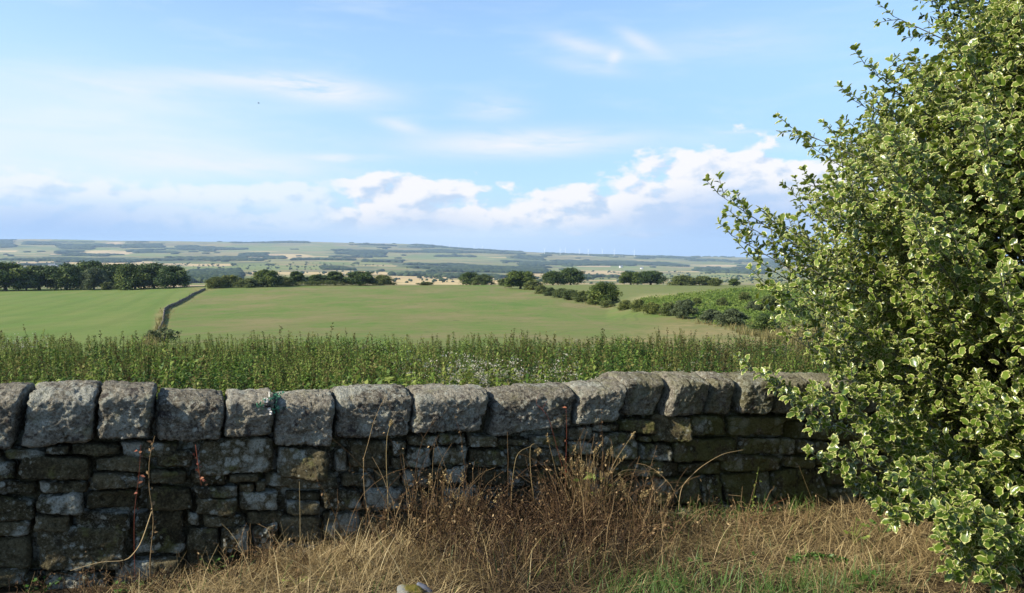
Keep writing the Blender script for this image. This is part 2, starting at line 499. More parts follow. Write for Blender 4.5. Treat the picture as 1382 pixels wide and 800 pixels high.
# ------------------------------------------------------------------ mid-distance trees
def tree_parts(seed, name, mats, clumps=26, nleaf=5200, w=.5, trunk_h=.30, leaf=.034, low=.16, flat=1.0):
    """unit-height broadleaf tree: returns (trunk mesh, crown mesh)"""
    r = np.random.default_rng(seed)
    tr = Soup(); cr = Soup()
    tr.tube([(0, 0, -.04), (.01, 0, .08), (.015, .01, trunk_h), (0, .02, trunk_h + .2), (.02, 0, .75)], [.045, .034, .028, .018, .005], 7)
    C, Rd = [], []
    for i in range(clumps):
        u = (i + r.uniform(.1, .9)) / clumps
        rad = w * (1 - min(1, abs(2 * u - .80) / 1.24) ** 2.3) ** .5 * math.sqrt(r.uniform(.25, 1.0)) * .80
        a = i * 2.4 + r.normal(0, .5); rr = r.uniform(.14, .22) * (w / .55) * (1 - .25 * u)
        C.append(np.array([math.cos(a) * rad, math.sin(a) * rad, low + rr * .75 + u * (.93 - low - rr * 1.5)])); Rd.append(rr)
    C = np.array(C); Rd = np.array(Rd)
    for c in C[:12]:
        s0 = np.array([.01, .01, trunk_h * r.uniform(.7, 1.3)])
        tr.tube([s0, (s0 * .5 + c * .5) + np.array([0, 0, -.03]), c], [.016, .010, .003], 5)
    per = nleaf // clumps
    lv = np.array([[-.5, -.32, 0], [.5, -.32, 0], [.5, .32, .0], [-.5, .32, 0]]) * np.array([1, 1, 1])
    lv[1, 2] += .12; lv[3, 2] -= .12
    for c, rr in zip(C, Rd):
        n = unit(r.normal(size=(per, 3))); rad = rr * (r.uniform(.55, 1.12, per))[:, None]
        P = c + n * rad * np.array([1.1, 1.1, .82 * flat])
        dirs = unit(r.normal(size=(per, 3)))
        up = unit(n + r.normal(size=(per, 3)) * .55 + np.array([0, 0, .35]))
        M = frames(np.cross(up, dirs), up) * (leaf * r.uniform(.6, 1.35, per))[:, None, None]
        cr.tile(lv, [[0, 1, 2, 3]], M, P, 0, np.clip(r.normal(.5, .18, per) + r.normal(0, .14), 0, 1))
    # inner mass of leaves so the crown does not read hollow
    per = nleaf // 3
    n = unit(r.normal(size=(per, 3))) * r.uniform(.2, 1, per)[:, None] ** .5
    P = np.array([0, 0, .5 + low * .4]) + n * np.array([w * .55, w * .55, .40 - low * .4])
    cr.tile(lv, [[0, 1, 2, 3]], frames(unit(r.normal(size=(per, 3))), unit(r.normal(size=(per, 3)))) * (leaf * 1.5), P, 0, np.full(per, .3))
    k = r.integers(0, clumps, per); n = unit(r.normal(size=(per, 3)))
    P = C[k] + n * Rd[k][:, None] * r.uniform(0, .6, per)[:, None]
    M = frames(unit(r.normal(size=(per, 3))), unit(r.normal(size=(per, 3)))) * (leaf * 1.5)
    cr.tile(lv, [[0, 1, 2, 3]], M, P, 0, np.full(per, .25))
    return tr, cr

# ------------------------------------------------------------------ drystone wall
EV = np.array([0, 0, EYE])
def wallhit(px, py, off=0.0):
    d = ray(px, py); P0 = W0 + WN * off
    t = np.dot(P0 - EV, WN) / np.dot(d, WN); P = EV + d * t
    return np.dot(P - W0, WT), P[2]

def cube_grid(nx, ny, nz):
    V, Fq = [], []; n = 0
    def face(a, b, ax, sg, na, nb):
        nonlocal n
        s_, t_ = np.meshgrid(np.linspace(-1, 1, na + 1), np.linspace(-1, 1, nb + 1), indexing='ij')
        P = np.zeros((s_.size, 3)); P[:, a] = s_.ravel(); P[:, b] = t_.ravel(); P[:, ax] = sg
        f = grid_faces(na + 1, nb + 1)
        if np.dot(np.cross(P[f[0, 1]] - P[f[0, 0]], P[f[0, 3]] - P[f[0, 0]]), P[f[0, 0]] * np.eye(3)[ax]) < 0: f = f[:, ::-1]
        V.append(P); Fq.append(f + n); n += len(P)
    for sg in (-1, 1):
        face(0, 2, 1, sg, nx, nz); face(1, 2, 0, sg, ny, nz); face(0, 1, 2, sg, nx, ny)
    V = np.concatenate(V); Fq = np.concatenate(Fq)
    key = np.round(V * 5000).astype(np.int64)
    _, first, inv = np.unique(key, axis=0, return_index=True, return_inverse=True)
    return V[first], inv.ravel()[Fq]

def stone_geo(quad, front, depth, seed, k=7.0, topround=0.0, res=.012, amp=1.0, grow=1.03, tiltn=0.0, tilts=0.0, low_=.05, mid_=.03, pit=.006):
    """quad BL BR TR TL in wall (s, h); y = -1 is the face towards the camera"""
    q = np.array(quad, float); c0 = q.mean(0); q = c0 + (q - c0) * grow
    L = np.linalg.norm(q[1] - q[0]); H = np.linalg.norm(q[3] - q[0])
    nx = int(np.clip(L / res, 7, 54)); nz = int(np.clip(H / res, 6, 46)); ny = int(np.clip(depth / (res * 1.6), 4, 18))
    P, Fq = cube_grid(nx, ny, nz)
    P = P / (np.abs(P) ** k).sum(1)[:, None] ** (1 / k)
    x, y, z = P.T
    if topround > 0:
        zz = np.clip((z + 1) / 2, 0, 1)
        z = z - 2 * topround * np.abs(y) ** 2.2 * zz ** 1.4
    s_, t_ = (x + 1) / 2, (z + 1) / 2
    A = q[0] * (1 - s_)[:, None] + q[1] * s_[:, None]; B = q[3] * (1 - s_)[:, None] + q[2] * s_[:, None]
    SH = A * (1 - t_)[:, None] + B * t_[:, None]
    off = front - (y + 1) / 2 * depth
    face = (1 - y) / 2
    off = off + face * (tiltn * z * H * .5 + tilts * x * L * .5)
    W = np.stack([SH[:, 0], off, SH[:, 1]], 1)
    D = P * np.array([1, 1, 1])
    D = D / (np.linalg.norm(D, axis=1)[:, None] + 1e-6)
    Q = W + seed * 3.17
    m = min(L, H)
    e = (m * low_ * fbm(Q * 4.5, 2, seed) + m * mid_ * fbm(Q * 12, 3, seed + 3) + .007 * amp * fbm(Q * 34, 3, seed + 5, .6) + .006 * amp * fbm(Q * 78, 2, seed + 6) - pit * amp * sstep(.12, .17, fbm(Q * np.array([4, 6, 9]), 3, seed + 11)) - .005 * amp * sstep(.25, .34, fbm(Q * 22, 2, seed + 13)))
    ridg = 1 - np.abs(fbm(Q * 9, 3, seed + 7)) * 2
    e = e - np.clip(ridg - .6, 0, 1) * .012 * amp
    W = W + np.stack([D[:, 0], -D[:, 1], D[:, 2]], 1) * e[:, None]
    return W0 + W[:, :1] * WT + W[:, 1:2] * WN + W[:, 2:3] * np.array([0, 0, 1.]), Fq

def stone_mat(name, cope):
    def fn(g):
        p = g.pos()
        tc = g.n('ShaderNodeObjectInfo'); rnd = S(g, tc.outputs['Random'])
        x, y, z = g.sep(p)
        q = g.vec(x + rnd * 7.0, y, z)
        a = g.noise(q, 5, 5, .6); b = g.noise(q, 26, 5, .75); c = g.noise(q, 70, 4, .75)
        grain_shade = a * .22 + b * .36 + c * .42  # stone grain plus lit and shaded bumps, put into the base colour
        if cope:
            base = g.ramp(grain_shade + (rnd - .5) * .06, [(.37, (.050, .042, .028)), (.44, (.150, .130, .092)), (.53, (.330, .296, .222)), (.62, (.52, .475, .37))])
            base = g.mix(g.ss(g.noise(q, 15, 5, .7), .54, .64) * .8, base, (.050, .038, .036))
        else:
            base = g.ramp(grain_shade + (rnd - .5) * .10, [(.37, (.030, .024, .012)), (.46, (.085, .070, .036)), (.55, (.165, .138, .076)), (.66, (.29, .24, .14))])
            base = g.mix(g.ss(g.noise(q, 8, 5, .65), .53, .66) * .65, base, (.030, .026, .018))
        # crusty lichen: ragged rosettes of different sizes
        wob = g.noise(q, 16, 5, .7)
        sel = g.noise(q, 2.6, 2, .5) + (0.0 if cope else .025)
        v1 = g.voro(g.vec(x + wob * .10 + rnd * 5.0, y, z + wob * .10), 8)
        v2 = g.voro(g.vec(x + wob * .05 + rnd * 9.0, y, z + wob * .05 + 3.0), 21)
        li = g.m('MAXIMUM', g.ss(v1 + (.55 - sel) * 2.0 + (c - .5) * .9, .36, .26), g.ss(v2 + (.51 - sel) * 1.6 + (c - .5) * .8, .28, .18))
        li2 = g.ss(c + (sel - .5) * .6 + (b - .5) * .4, .56, .64)
        lcol = g.mix(g.ss(c, .35, .62), (.25, .25, .19), (.60, .59, .48))
        base = g.mix(li * (.8 if cope else .85), base, lcol)
        base = g.mix(li2 * (.45 if cope else .30), base, (.42, .41, .34))
        mo = g.ss(g.noise(q, 6.5, 6, .7) + g.ss(x, -.8, 2.4) * .17, .56, .66)
        base = g.mix(mo * (.35 if cope else .6), base, g.mix(c, (.09, .095, .022), (.24, .23, .075)))
        h = b * 1.0 + c * .7 + g.noise(q, 9, 5, .6) * .7
        return princ(g, base, .95, .1, g.bump(h, 1.0, .05 if cope else .04))
    return material(name, fn)

COPES = [ # top-left, top-right, bottom-right, bottom-left in photo pixels
 [(-270, 521), (-172, 520), (-196, 612), (-282, 615)], [(-168, 520), (-62, 519), (-80, 611), (-190, 612)], [(-58, 519), (42, 518), (16, 608), (-76, 611)],
 [(47, 518), (137, 516), (123, 599), (26, 605)], [(140, 515), (213, 515), (202, 592), (132, 593)], [(213, 523), (303, 529), (298, 598), (210, 598)],
 [(305, 526), (367, 523), (368, 588), (301, 592)], [(370, 530), (447, 525), (448, 603), (369, 604)], [(449, 521), (551, 520), (552, 589), (451, 594)],
 [(553, 521), (652, 520), (649, 584), (554, 586)], [(655, 524), (765, 516), (770, 576), (662, 592)], [(767, 517), (830, 509), (834, 568), (773, 575)],
 [(821, 503), (886, 503), (885, 563), (836, 563)], [(884, 503), (940, 502), (947, 558), (891, 563)], [(943, 504), (976, 503), (987, 560), (949, 559)],
 [(979, 501), (1032, 502), (1036, 560), (992, 560)], [(1035, 505), (1074, 503), (1075, 560), (1038, 560)], [(1077, 503), (1132, 503), (1133, 560), (1080, 560)],
 [(1135, 503), (1182, 502), (1186, 559), (1138, 560)], [(1186, 503), (1240, 503), (1244, 559), (1190, 559)], [(1244, 503), (1290, 503), (1296, 558), (1248, 558)],
 [(1294, 503), (1350, 502), (1354, 558), (1299, 558)], [(1354, 503), (1402, 503), (1406, 558), (1358, 558)], [(1406, 503), (1460, 502), (1464, 558), (1410, 558)]]
STONES = [(4, 607, 60, 621), (62, 603, 92, 615), (93, 601, 160, 616), (165, 596, 238, 618), (-30, 610, 2, 622), (-40, 624, 22, 648), (25, 617, 119, 648), (123, 617, 200, 640), (210, 610, 261, 634),
 (-30, 650, 50, 671), (52, 649, 118, 667), (122, 642, 198, 661), (200, 638, 254, 657), (-25, 673, 46, 704), (47, 668, 112, 696), (116, 662, 192, 687), (197, 659, 260, 690),
 (-40, 706, 42, 728), (43, 697, 96, 720), (97, 690, 174, 716), (-35, 730, 38, 772), (41, 713, 173, 771), (178, 692, 248, 752), (-30, 775, 60, 812), (62, 774, 150, 815), (153, 755, 246, 800),
 (265, 592, 369, 640), (310, 641, 350, 652), (257, 637, 307, 655), (263, 655, 320, 674), (320, 653, 345, 668), (346, 650, 360, 664), (264, 675, 321, 697), (321, 665, 376, 690), (272, 697, 332, 714), (334, 691, 383, 709),
 (252, 692, 270, 712), (251, 714, 296, 752), (298, 711, 338, 750), (340, 710, 376, 746), (374, 605, 442, 646), (354, 639, 458, 662), (386, 664, 433, 677), (387, 678, 434, 696), (436, 661, 490, 690),
 (376, 698, 432, 732), (434, 692, 490, 732), (378, 734, 470, 775), (250, 753, 375, 795), (452, 604, 469, 638), (471, 597, 528, 633), (530, 596, 550, 618), (460, 640, 503, 659), (505, 634, 543, 660),
 (553, 588, 592, 603), (594, 587, 632, 602), (530, 619, 548, 632), (549, 604, 583, 632), (584, 603, 632, 630), (545, 634, 598, 660), (600, 632, 628, 656), (492, 662, 545, 692), (547, 662, 598, 690), (600, 658, 650, 690),
 (634, 588, 676, 606), (634, 607, 686, 630), (670, 593, 716, 602), (688, 604, 728, 631), (718, 588, 765, 603), (730, 605, 764, 630), (630, 632, 686, 657), (688, 633, 764, 660), (767, 577, 800, 594), (770, 596, 802, 615), (766, 617, 818, 641),
 (802, 572, 837, 583), (804, 585, 863, 619), (652, 660, 720, 690), (722, 662, 775, 690), (766, 643, 818, 666), (492, 694, 580, 730), (582, 692, 660, 728), (662, 692, 750, 726), (752, 692, 830, 724), (776, 668, 822, 690),
 (839, 566, 880, 585), (882, 557, 928, 594), (862, 587, 881, 597), (866, 599, 903, 621), (929, 561, 984, 589), (906, 592, 1000, 621), (820, 621, 915, 645), (917, 623, 978, 642), (980, 616, 1057, 638), (884, 647, 948, 684), (822, 648, 882, 684), (950, 645, 976, 682), (978, 641, 1046, 680),
 (986, 561, 1060, 589), (1062, 561, 1087, 569), (1089, 560, 1113, 569), (1062, 571, 1145, 595), (1002, 591, 1053, 614), (1055, 593, 1077, 614), (1079, 596, 1122, 613), (1124, 597, 1143, 613), (1059, 616, 1103, 632), (1105, 615, 1150, 631),
 (1048, 634, 1122, 679), (1124, 633, 1146, 656), (1145, 577, 1168, 593), (1148, 564, 1182, 576), (1170, 578, 1200, 594), (1146, 596, 1186, 614), (1152, 616, 1196, 640), (1124, 658, 1160, 684), (830, 686, 900, 715), (902, 686, 948, 712), (950, 684, 1018, 706), (1020, 682, 1082, 702), (1084, 682, 1136, 704)]

def build_wall():
    cm, wm = stone_mat('coping_stone_mat', True), stone_mat('walling_stone_mat', False)
    base = W0.copy(); base[2] = float(near_z(W0[:1], W0[1:2])[0])
    wall = empty('drystone_wall', tuple(base), 'weathered grey drystone wall capped with rounded coping stones, running the width of the verge', 'wall')
    inv = -base
    r = np.random.default_rng(21)
    def child(name, V, Fq, mat):
        return mk(name, V + inv, [Fq], [mat], wall, smooth=True)
    ends = []
    for i, c in enumerate(COPES):
        tl, tr = wallhit(*c[0], -.17), wallhit(*c[1], -.17); br, bl = wallhit(*c[2], .03), wallhit(*c[3], .03)
        vis = c[0][0] > -60
        if i >= 12:                                                   # open joints: the sun catches each left-hand end
            e_ = .035; tl = (tl[0] + e_, tl[1]); bl = (bl[0] + e_, bl[1])
        V, Fq = stone_geo([bl, br, tr, tl], .035 + (r.uniform(-.014, .014) if i < 11 else (.028 if i % 2 else -.018)), .42, 100 + i, k=13, topround=.17, res=.0075 if vis else .016, amp=1.15, grow=.99, tilts=r.uniform(-.02, .12) if i < 10 else r.uniform(-.10, .10))
        o = child('coping_stone', V, Fq, cm)
        ends.append((bl[0], br[0], bl[1]))
    # coping continues past the frame behind the holly
    s0 = ends[-1][1] + .01; h0 = ends[-1][2]
    for i in range(7):
        w = r.uniform(.24, .34)
        V, Fq = stone_geo([(s0, h0), (s0 + w, h0), (s0 + w + .02, h0 + .27), (s0 + .02, h0 + .27)], .03, .42, 160 + i, k=12, topround=.17, res=.02, grow=1.0)
        child('coping_stone', V, Fq, cm); s0 += w + .012
    sizes = sorted(range(len(STONES)), key=lambda i: -(STONES[i][2] - STONES[i][0]) * (STONES[i][3] - STONES[i][1]))
    big = set(sizes[:100]); rest = Soup()
    for i, (x0, y0, x1, y1) in enumerate(STONES):
        j = lambda a: r.uniform(-a, a)
        ww, hh = x1 - x0, y1 - y0
        sl = j(hh * .10)
        fr = j(.03) - .005
        quad = [wallhit(x0 + j(ww * .04), y1 + j(hh * .08), fr), wallhit(x1 + j(ww * .04), y1 + j(hh * .08), fr), wallhit(x1 + j(ww * .05), y0 + sl + j(hh * .08), fr), wallhit(x0 + j(ww * .05), y0 - sl + j(hh * .08), fr)]
        tl_, tn_ = r.uniform(-.14, .16), r.uniform(-.16, .12)
        if (x0, y0) in ((374, 605), (882, 557), (866, 599), (839, 566), (1145, 577)): fr += .035; tl_ = .32; tn_ = -.1
        V, Fq = stone_geo(quad, fr, .24, i, k=r.uniform(6, 12), res=.0085, grow=.985, tilts=tl_, tiltn=tn_, low_=.085, mid_=.045, pit=.012, amp=.9)
        if i in big: child('walling_stone', V, Fq, wm)
        else: rest.add(V + inv, Fq)
    # courses past both edges of the frame
    def courses(sa, sb, htop):
        gz = lambda s_: float(near_z(np.array([W0[0] + WT[0] * s_]), np.array([W0[1] + WT[1] * s_]))[0])
        k = 300
        top = htop
        while top > gz(sa if sa < 0 else sb) - .15:
            hh = r.uniform(.075, .14); s_ = sa + r.uniform(-.1, 0)
            while s_ < sb:
                w = r.uniform(.14, .38)
                V, Fq = stone_geo([(s_, top - hh), (s_ + w, top - hh + r.uniform(-.01, .01)), (s_ + w, top + r.uniform(-.01, .01)), (s_, top)], r.uniform(-.02, .02), .24, k, res=.022, k=7)
                rest.add(V + inv, Fq); k += 1; s_ += w
            top -= hh
    courses(wallhit(-280, 640)[0], wallhit(-42, 640)[0], ends[0][2])
    courses(wallhit(1200, 600)[0], s0, h0)
    tag(rest.build('walling_stone', [wm], wall, smooth=True), kind='stuff')
    # dark rubble core
    sa, sb = wallhit(-285, 640)[0], s0
    S_, H_ = np.meshgrid(np.linspace(sa, sb, 260), np.linspace(-.75, .0, 24), indexing='ij')
    top = np.interp(S_, [e[0] for e in ends] + [s0], [e[2] for e in ends] + [h0]) - .012
    core = Soup()
    HH = top + H_ * 1.25
    P = np.stack([S_.ravel(), np.zeros(S_.size), HH.ravel()], 1)
    for side, o_ in ((1, -.10), (-1, -.40)):
        off = o_ + .045 * fbm(P * 11 + side, 3, 9) * side
        V = W0 + P[:, :1] * WT + off[:, None] * WN + P[:, 2:] * np.array([0, 0, 1.])
        f = grid_faces(260, 24)
        core.add(V + inv, f if side < 0 else f[:, ::-1])
    for o_ in (-.12, -.30):                                        # added fins closing the cope joints so the gaps look dark
        f_ = np.stack([S_[:, 0], np.full(260, o_), top[:, 0]], 1); hh = .17 + .03 * fbm(f_ * 9, 2, 4)
        V = np.concatenate([W0 + f_[:, :1] * WT + o_ * WN + (f_[:, 2:] + dz) * np.array([0, 0, 1.]) for dz in (np.full((260, 1), -.05), hh[:, None])])
        i_ = np.arange(259); f = np.stack([i_, i_ + 1, i_ + 261, i_ + 260], 1); core.add(V + inv, f if o_ < -.2 else f[:, ::-1])
    a = np.arange(260) * 24 + 23
    nn = 260 * 24
    core.Q.append(np.stack([a[:-1], a[1:], a[1:] + nn, a[:-1] + nn], 1)); core.mq.append(np.zeros(259))
    core.build('rubble_core', [wm], wall, smooth=True)

# ------------------------------------------------------------------ blades, stems
def blades(so, P, L, az, lean, curve, wid, tint, m=0, seg=4, twist=None):
    N = len(P); k = seg + 1
    L, az, lean, curve, wid, tint = [np.broadcast_to(np.asarray(a, float), (N,)) for a in (L, az, lean, curve, wid, tint)]
    t = np.linspace(0, 1, k)
    th = lean[:, None] + curve[:, None] * (t[None] ** 1.3)
    dr = np.sin(th) * (L / seg)[:, None]; dz = np.cos(th) * (L / seg)[:, None]
    rr = np.concatenate([np.zeros((N, 1)), np.cumsum(dr[:, :-1], 1)], 1); zz = np.concatenate([np.zeros((N, 1)), np.cumsum(dz[:, :-1], 1)], 1)
    C = np.stack([P[:, :1] + rr * np.cos(az)[:, None], P[:, 1:2] + rr * np.sin(az)[:, None], P[:, 2:] + zz], -1)
    tw = az + PI / 2 + (0 if twist is None else twist)
    sd = np.stack([np.cos(tw), np.sin(tw), np.zeros(N)], -1)
    w = wid[:, None] * (1 - .85 * t[None] ** 1.5) * .5
    A = C + sd[:, None] * w[..., None]; B = C - sd[:, None] * w[..., None]
    V = np.stack([A, B], 2).reshape(-1, 3)
    i = (np.arange(N) * k * 2)[:, None] + (np.arange(seg) * 2)[None]
    Fq = np.stack([i, i + 1, i + 3, i + 2], -1).reshape(-1, 4)
    so.add(V, Fq, None, m, np.repeat(tint, k * 2))

def vz(x, y): return near_z(np.atleast_1d(np.asarray(x, float)), np.atleast_1d(np.asarray(y, float)))

def vhit(px, py):
    """pixel -> point on the verge"""
    Y = np.linspace(2.6, 7.5, 500); d = ray(px, py); X = d[0] * Y / d[1]; Z = vz(X, Y)
    _, rows = project(X, Y, Z); i = np.where(rows <= py)[0]; k = i[0] if len(i) else len(Y) - 1
    return np.array([X[k], Y[k], Z[k]])

STRAW = [(0, (.030, .020, .012)), (.25, (.090, .060, .030)), (.5, (.225, .158, .068)), (.75, (.43, .325, .150)), (1, (.62, .50, .27))]
def build_verge():
    m = mat_tint('dry_grass_mat', STRAW, .65, .3, .3)
    gm = mat_tint('green_grass_mat', [(0, (.03, .06, .012)), (.5, (.07, .15, .025)), (1, (.16, .22, .06))], .5, .35, .3)
    r = np.random.default_rng(33)
    so = Soup()
    N = 60000
    X = r.uniform(-3.6, 4.6, N); Y = r.uniform(2.7, 7.0, N)
    b = behind(X, Y); px, py = project(X, Y, vz(X, Y))
    keep = (b < -.03)
    # bare shady strip at the foot of the wall on the left, worn earth in the middle
    d = .55 + .5 * n2(X, Y, .5, 51)
    strawline = lambda px, py: np.where(px < 470, .05 + .95 * sstep(-12, 22, py - (792 - (px - 200) * .40)), 1.0)
    greenpatch = lambda px, py: np.exp(-((px - 890) / 75) ** 2 - ((py - 808) / 24) ** 2) + np.exp(-((px - 1065) / 90) ** 2 - ((py - 809) / 20) ** 2)
    d = d * strawline(px, py) * (.35 + .65 * sstep(.0, .25, -b)) * (1 - .8 * np.clip(greenpatch(px, py), 0, 1))
    d = np.where((px > 610) & (px < 830), d * .8, d)
    keep &= r.random(N) < d * 1.25
    X, Y, px, py = X[keep], Y[keep], px[keep], py[keep]; n = len(X)
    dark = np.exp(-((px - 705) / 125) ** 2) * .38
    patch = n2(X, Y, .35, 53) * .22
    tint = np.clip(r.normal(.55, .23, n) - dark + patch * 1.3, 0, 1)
    flow = n2(X, Y, .6, 54) * 3 + .3
    az = flow + r.normal(0, 1.5, n)
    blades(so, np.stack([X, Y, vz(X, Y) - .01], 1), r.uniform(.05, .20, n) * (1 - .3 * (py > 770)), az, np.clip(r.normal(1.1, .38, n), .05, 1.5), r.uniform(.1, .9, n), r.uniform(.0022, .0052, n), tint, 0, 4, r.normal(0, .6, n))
    # flattened thatch lying over the earth
    n = 40000
    X = r.uniform(-3.4, 4.6, n); Y = r.uniform(2.7, 6.6, n); k = behind(X, Y) < -.12
    px, py = project(X, Y, vz(X, Y)); k &= (r.random(n) < strawline(px, py) * (1 - .7 * np.clip(greenpatch(px, py), 0, 1))) & (r.random(n) < .35 + .65 * sstep(-.35, .25, n2(X, Y, .45, 55)))
    X, Y, px = X[k], Y[k], px[k]; n = len(X)
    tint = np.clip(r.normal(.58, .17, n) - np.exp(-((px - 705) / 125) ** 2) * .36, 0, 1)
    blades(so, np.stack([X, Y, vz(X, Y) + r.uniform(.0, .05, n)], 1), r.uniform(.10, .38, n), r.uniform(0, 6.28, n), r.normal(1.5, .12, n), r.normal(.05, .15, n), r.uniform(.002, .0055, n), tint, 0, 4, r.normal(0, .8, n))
    # arching longer stalks
    n = 700
    X = r.uniform(-2.2, 3.4, n); Y = r.uniform(3.1, 6.0, n); k = (behind(X, Y) < -.1) & (n2(X, Y, .7, 56) > -.1)
    px, _ = project(X, Y, vz(X, Y)); k &= px > 320
    X, Y = X[k], Y[k]; n = len(X)
    blades(so, np.stack([X, Y, vz(X, Y)], 1), r.uniform(.18, .42, n), r.uniform(0, 6.28, n), r.uniform(.2, 1.1, n), r.uniform(.5, 1.5, n), r.uniform(.003, .0055, n), np.clip(r.normal(.68, .12, n), 0, 1), 0, 6, r.normal(0, .5, n))
    for px0, py0, sx, sy, n, l0, l1, tm, ts, ln in [(430, 752, 75, 22, 2200, .14, .32, .66, .2, 1.1), (520, 775, 70, 18, 2000, .12, .30, .62, .22, 1.15), (300, 800, 55, 10, 700, .12, .28, .62, .2, 1.1), (590, 750, 50, 20, 1300, .14, .34, .45, .2, .8),
            (560, 715, 60, 10, 900, .2, .42, .45, .2, .7), (680, 765, 60, 18, 1800, .10, .30, .36, .2, .9), (770, 765, 60, 20, 1500, .12, .32, .36, .2, .8), (860, 745, 60, 16, 900, .10, .24, .48, .2, 1.0), (1000, 735, 90, 14, 1000, .08, .18, .55, .2, 1.1), (1180, 750, 60, 16, 700, .10, .22, .62, .2, 1.2), (1130, 775, 80, 14, 800, .12, .28, .68, .2, 1.4)]:
        A_ = np.array([vhit(px0 + a * sx, py0 + b_ * sy) for a, b_ in r.normal(size=(60, 2))])
        C_ = A_[r.integers(0, 60, n)] + np.concatenate([r.normal(0, .05, (n, 2)), np.zeros((n, 1))], 1)
        k = behind(C_[:, 0], C_[:, 1]) < -.05; C_ = C_[k]; n = len(C_); C_[:, 2] = vz(C_[:, 0], C_[:, 1])
        azt = n2(C_[:, 0], C_[:, 1], .25, 58) * 7 + r.normal(0, 1.6, n)
        blades(so, C_, r.uniform(l0, l1, n), azt, np.abs(r.normal(ln * 1.0, .4, n)), r.uniform(.2, 1.9, n), r.uniform(.0016, .0048, n), np.clip(r.normal(tm, ts, n), 0, 1), 0, 6, r.normal(0, .7, n))
    tag(so.build('dry_grass', [m]), 'straw coloured dry grass and thatch covering the verge at the foot of the wall', 'grass', kind='stuff')
    # green grass patches at the lower edge
    so = Soup(); n = 40000
    X = r.uniform(-2.4, 4.0, n); Y = r.uniform(2.9, 5.2, n); px, py = project(X, Y, vz(X, Y))
    d = np.exp(-((px - 890) / 70) ** 2 - ((py - 805) / 26) ** 2) + np.exp(-((px - 1065) / 85) ** 2 - ((py - 806) / 22) ** 2) + .7 * np.exp(-((px - 1160) / 40) ** 2 - ((py - 800) / 14) ** 2) + .35 * np.exp(-((px - 165) / 30) ** 2 - ((py - 795) / 10) ** 2) \
        + .25 * np.exp(-((px - 740) / 60) ** 2 - ((py - 770) / 20) ** 2) + .04 + (py > 785) * .3 * (px > 800) * (px < 1200)
    k = (r.random(n) < d * (.6 + .6 * n2(X, Y, .16, 57))) & (behind(X, Y) < -.2)
    X, Y = X[k], Y[k]; n = len(X)
    blades(so, np.stack([X, Y, vz(X, Y) - .01], 1), r.uniform(.07, .19, n), r.uniform(0, 6.28, n), r.uniform(.0, .8, n), r.uniform(.2, 1.1, n), r.uniform(.003, .006, n), np.clip(r.normal(.55, .2, n), 0, 1), 0, 4, r.normal(0, .6, n))
    # fresh blades creeping along the wall foot on the right
    n = 320; s_ = r.uniform(3.4, 5.0, n); o = r.uniform(.06, .25, n)
    P = W0 + s_[:, None] * WT + o[:, None] * WN; P[:, 2] = vz(P[:, 0], P[:, 1])
    blades(so, P, r.uniform(.06, .2, n), r.uniform(0, 6.28, n), r.uniform(0, .8, n), r.uniform(.2, 1., n), .005, np.clip(r.normal(.6, .2, n), 0, 1))
    tag(so.build('green_grass', [gm]), 'fresh green grass tufts growing through the dry verge', 'grass', kind='stuff')
    # crumbled dead leaves and bits of stalk
    so = Soup(); n = 5200
    X = r.uniform(-3, 4.4, n); Y = r.uniform(2.8, 6.4, n); k = behind(X, Y) < -.05; X, Y = X[k], Y[k]; n = len(X)
    lv = np.array([[-.5, -.3, 0], [.1, -.36, .12], [.6, 0, .05], [.1, .34, .16], [-.5, .28, .02]]);
    M = frames(unit(r.normal(size=(n, 3)) * np.array([1, 1, .35])), unit(np.array([0, 0, 1.]) + r.normal(size=(n, 3)) * .45)) * r.uniform(.008, .028, n)[:, None, None]
    so.tile(lv[:4], [[0, 1, 2, 3]], M, np.stack([X, Y, vz(X, Y) + r.uniform(.0, .03, n)], 1), 0, np.clip(r.normal(.32, .2, n), 0, 1))
    tag(so.build('leaf_litter', [m]), 'brown crumbled leaf litter scattered over the verge', 'leaf litter', kind='stuff')
    return m, gm

def leaf_pair_template():
    V = np.array([[0, 0, 0], [.5, -.26, .06], [1, 0, -.12], [.5, .26, .06]])
    return V, np.array([[0, 1, 2, 3]])

def stem_path(p0, az, h, lean, curve, n=9):
    t = np.linspace(0, 1, n); th = lean + curve * t ** 1.4
    r_ = np.concatenate([[0], np.cumsum(np.sin(th[:-1]))]) * h / (n - 1); z = np.concatenate([[0], np.cumsum(np.cos(th[:-1]))]) * h / (n - 1)
    return np.stack([p0[0] + r_ * math.cos(az), p0[1] + r_ * math.sin(az), p0[2] + z], 1)

def seedhead(so, p, d, L, r, tint, m=0, n=40):
    t = r.uniform(0, 1, n); d = d / np.linalg.norm(d)
    P = p + d * (t * L)[:, None] + r.normal(size=(n, 3)) * .004
    dd = unit(d + r.normal(size=(n, 3)) * .8)
    M = frames(dd, unit(r.normal(size=(n, 3)))) * r.uniform(.008, .017, n)[:, None, None]
    so.tile(*leaf_pair_template(), M, P, m, np.clip(r.normal(tint, .1, n), 0, 1))

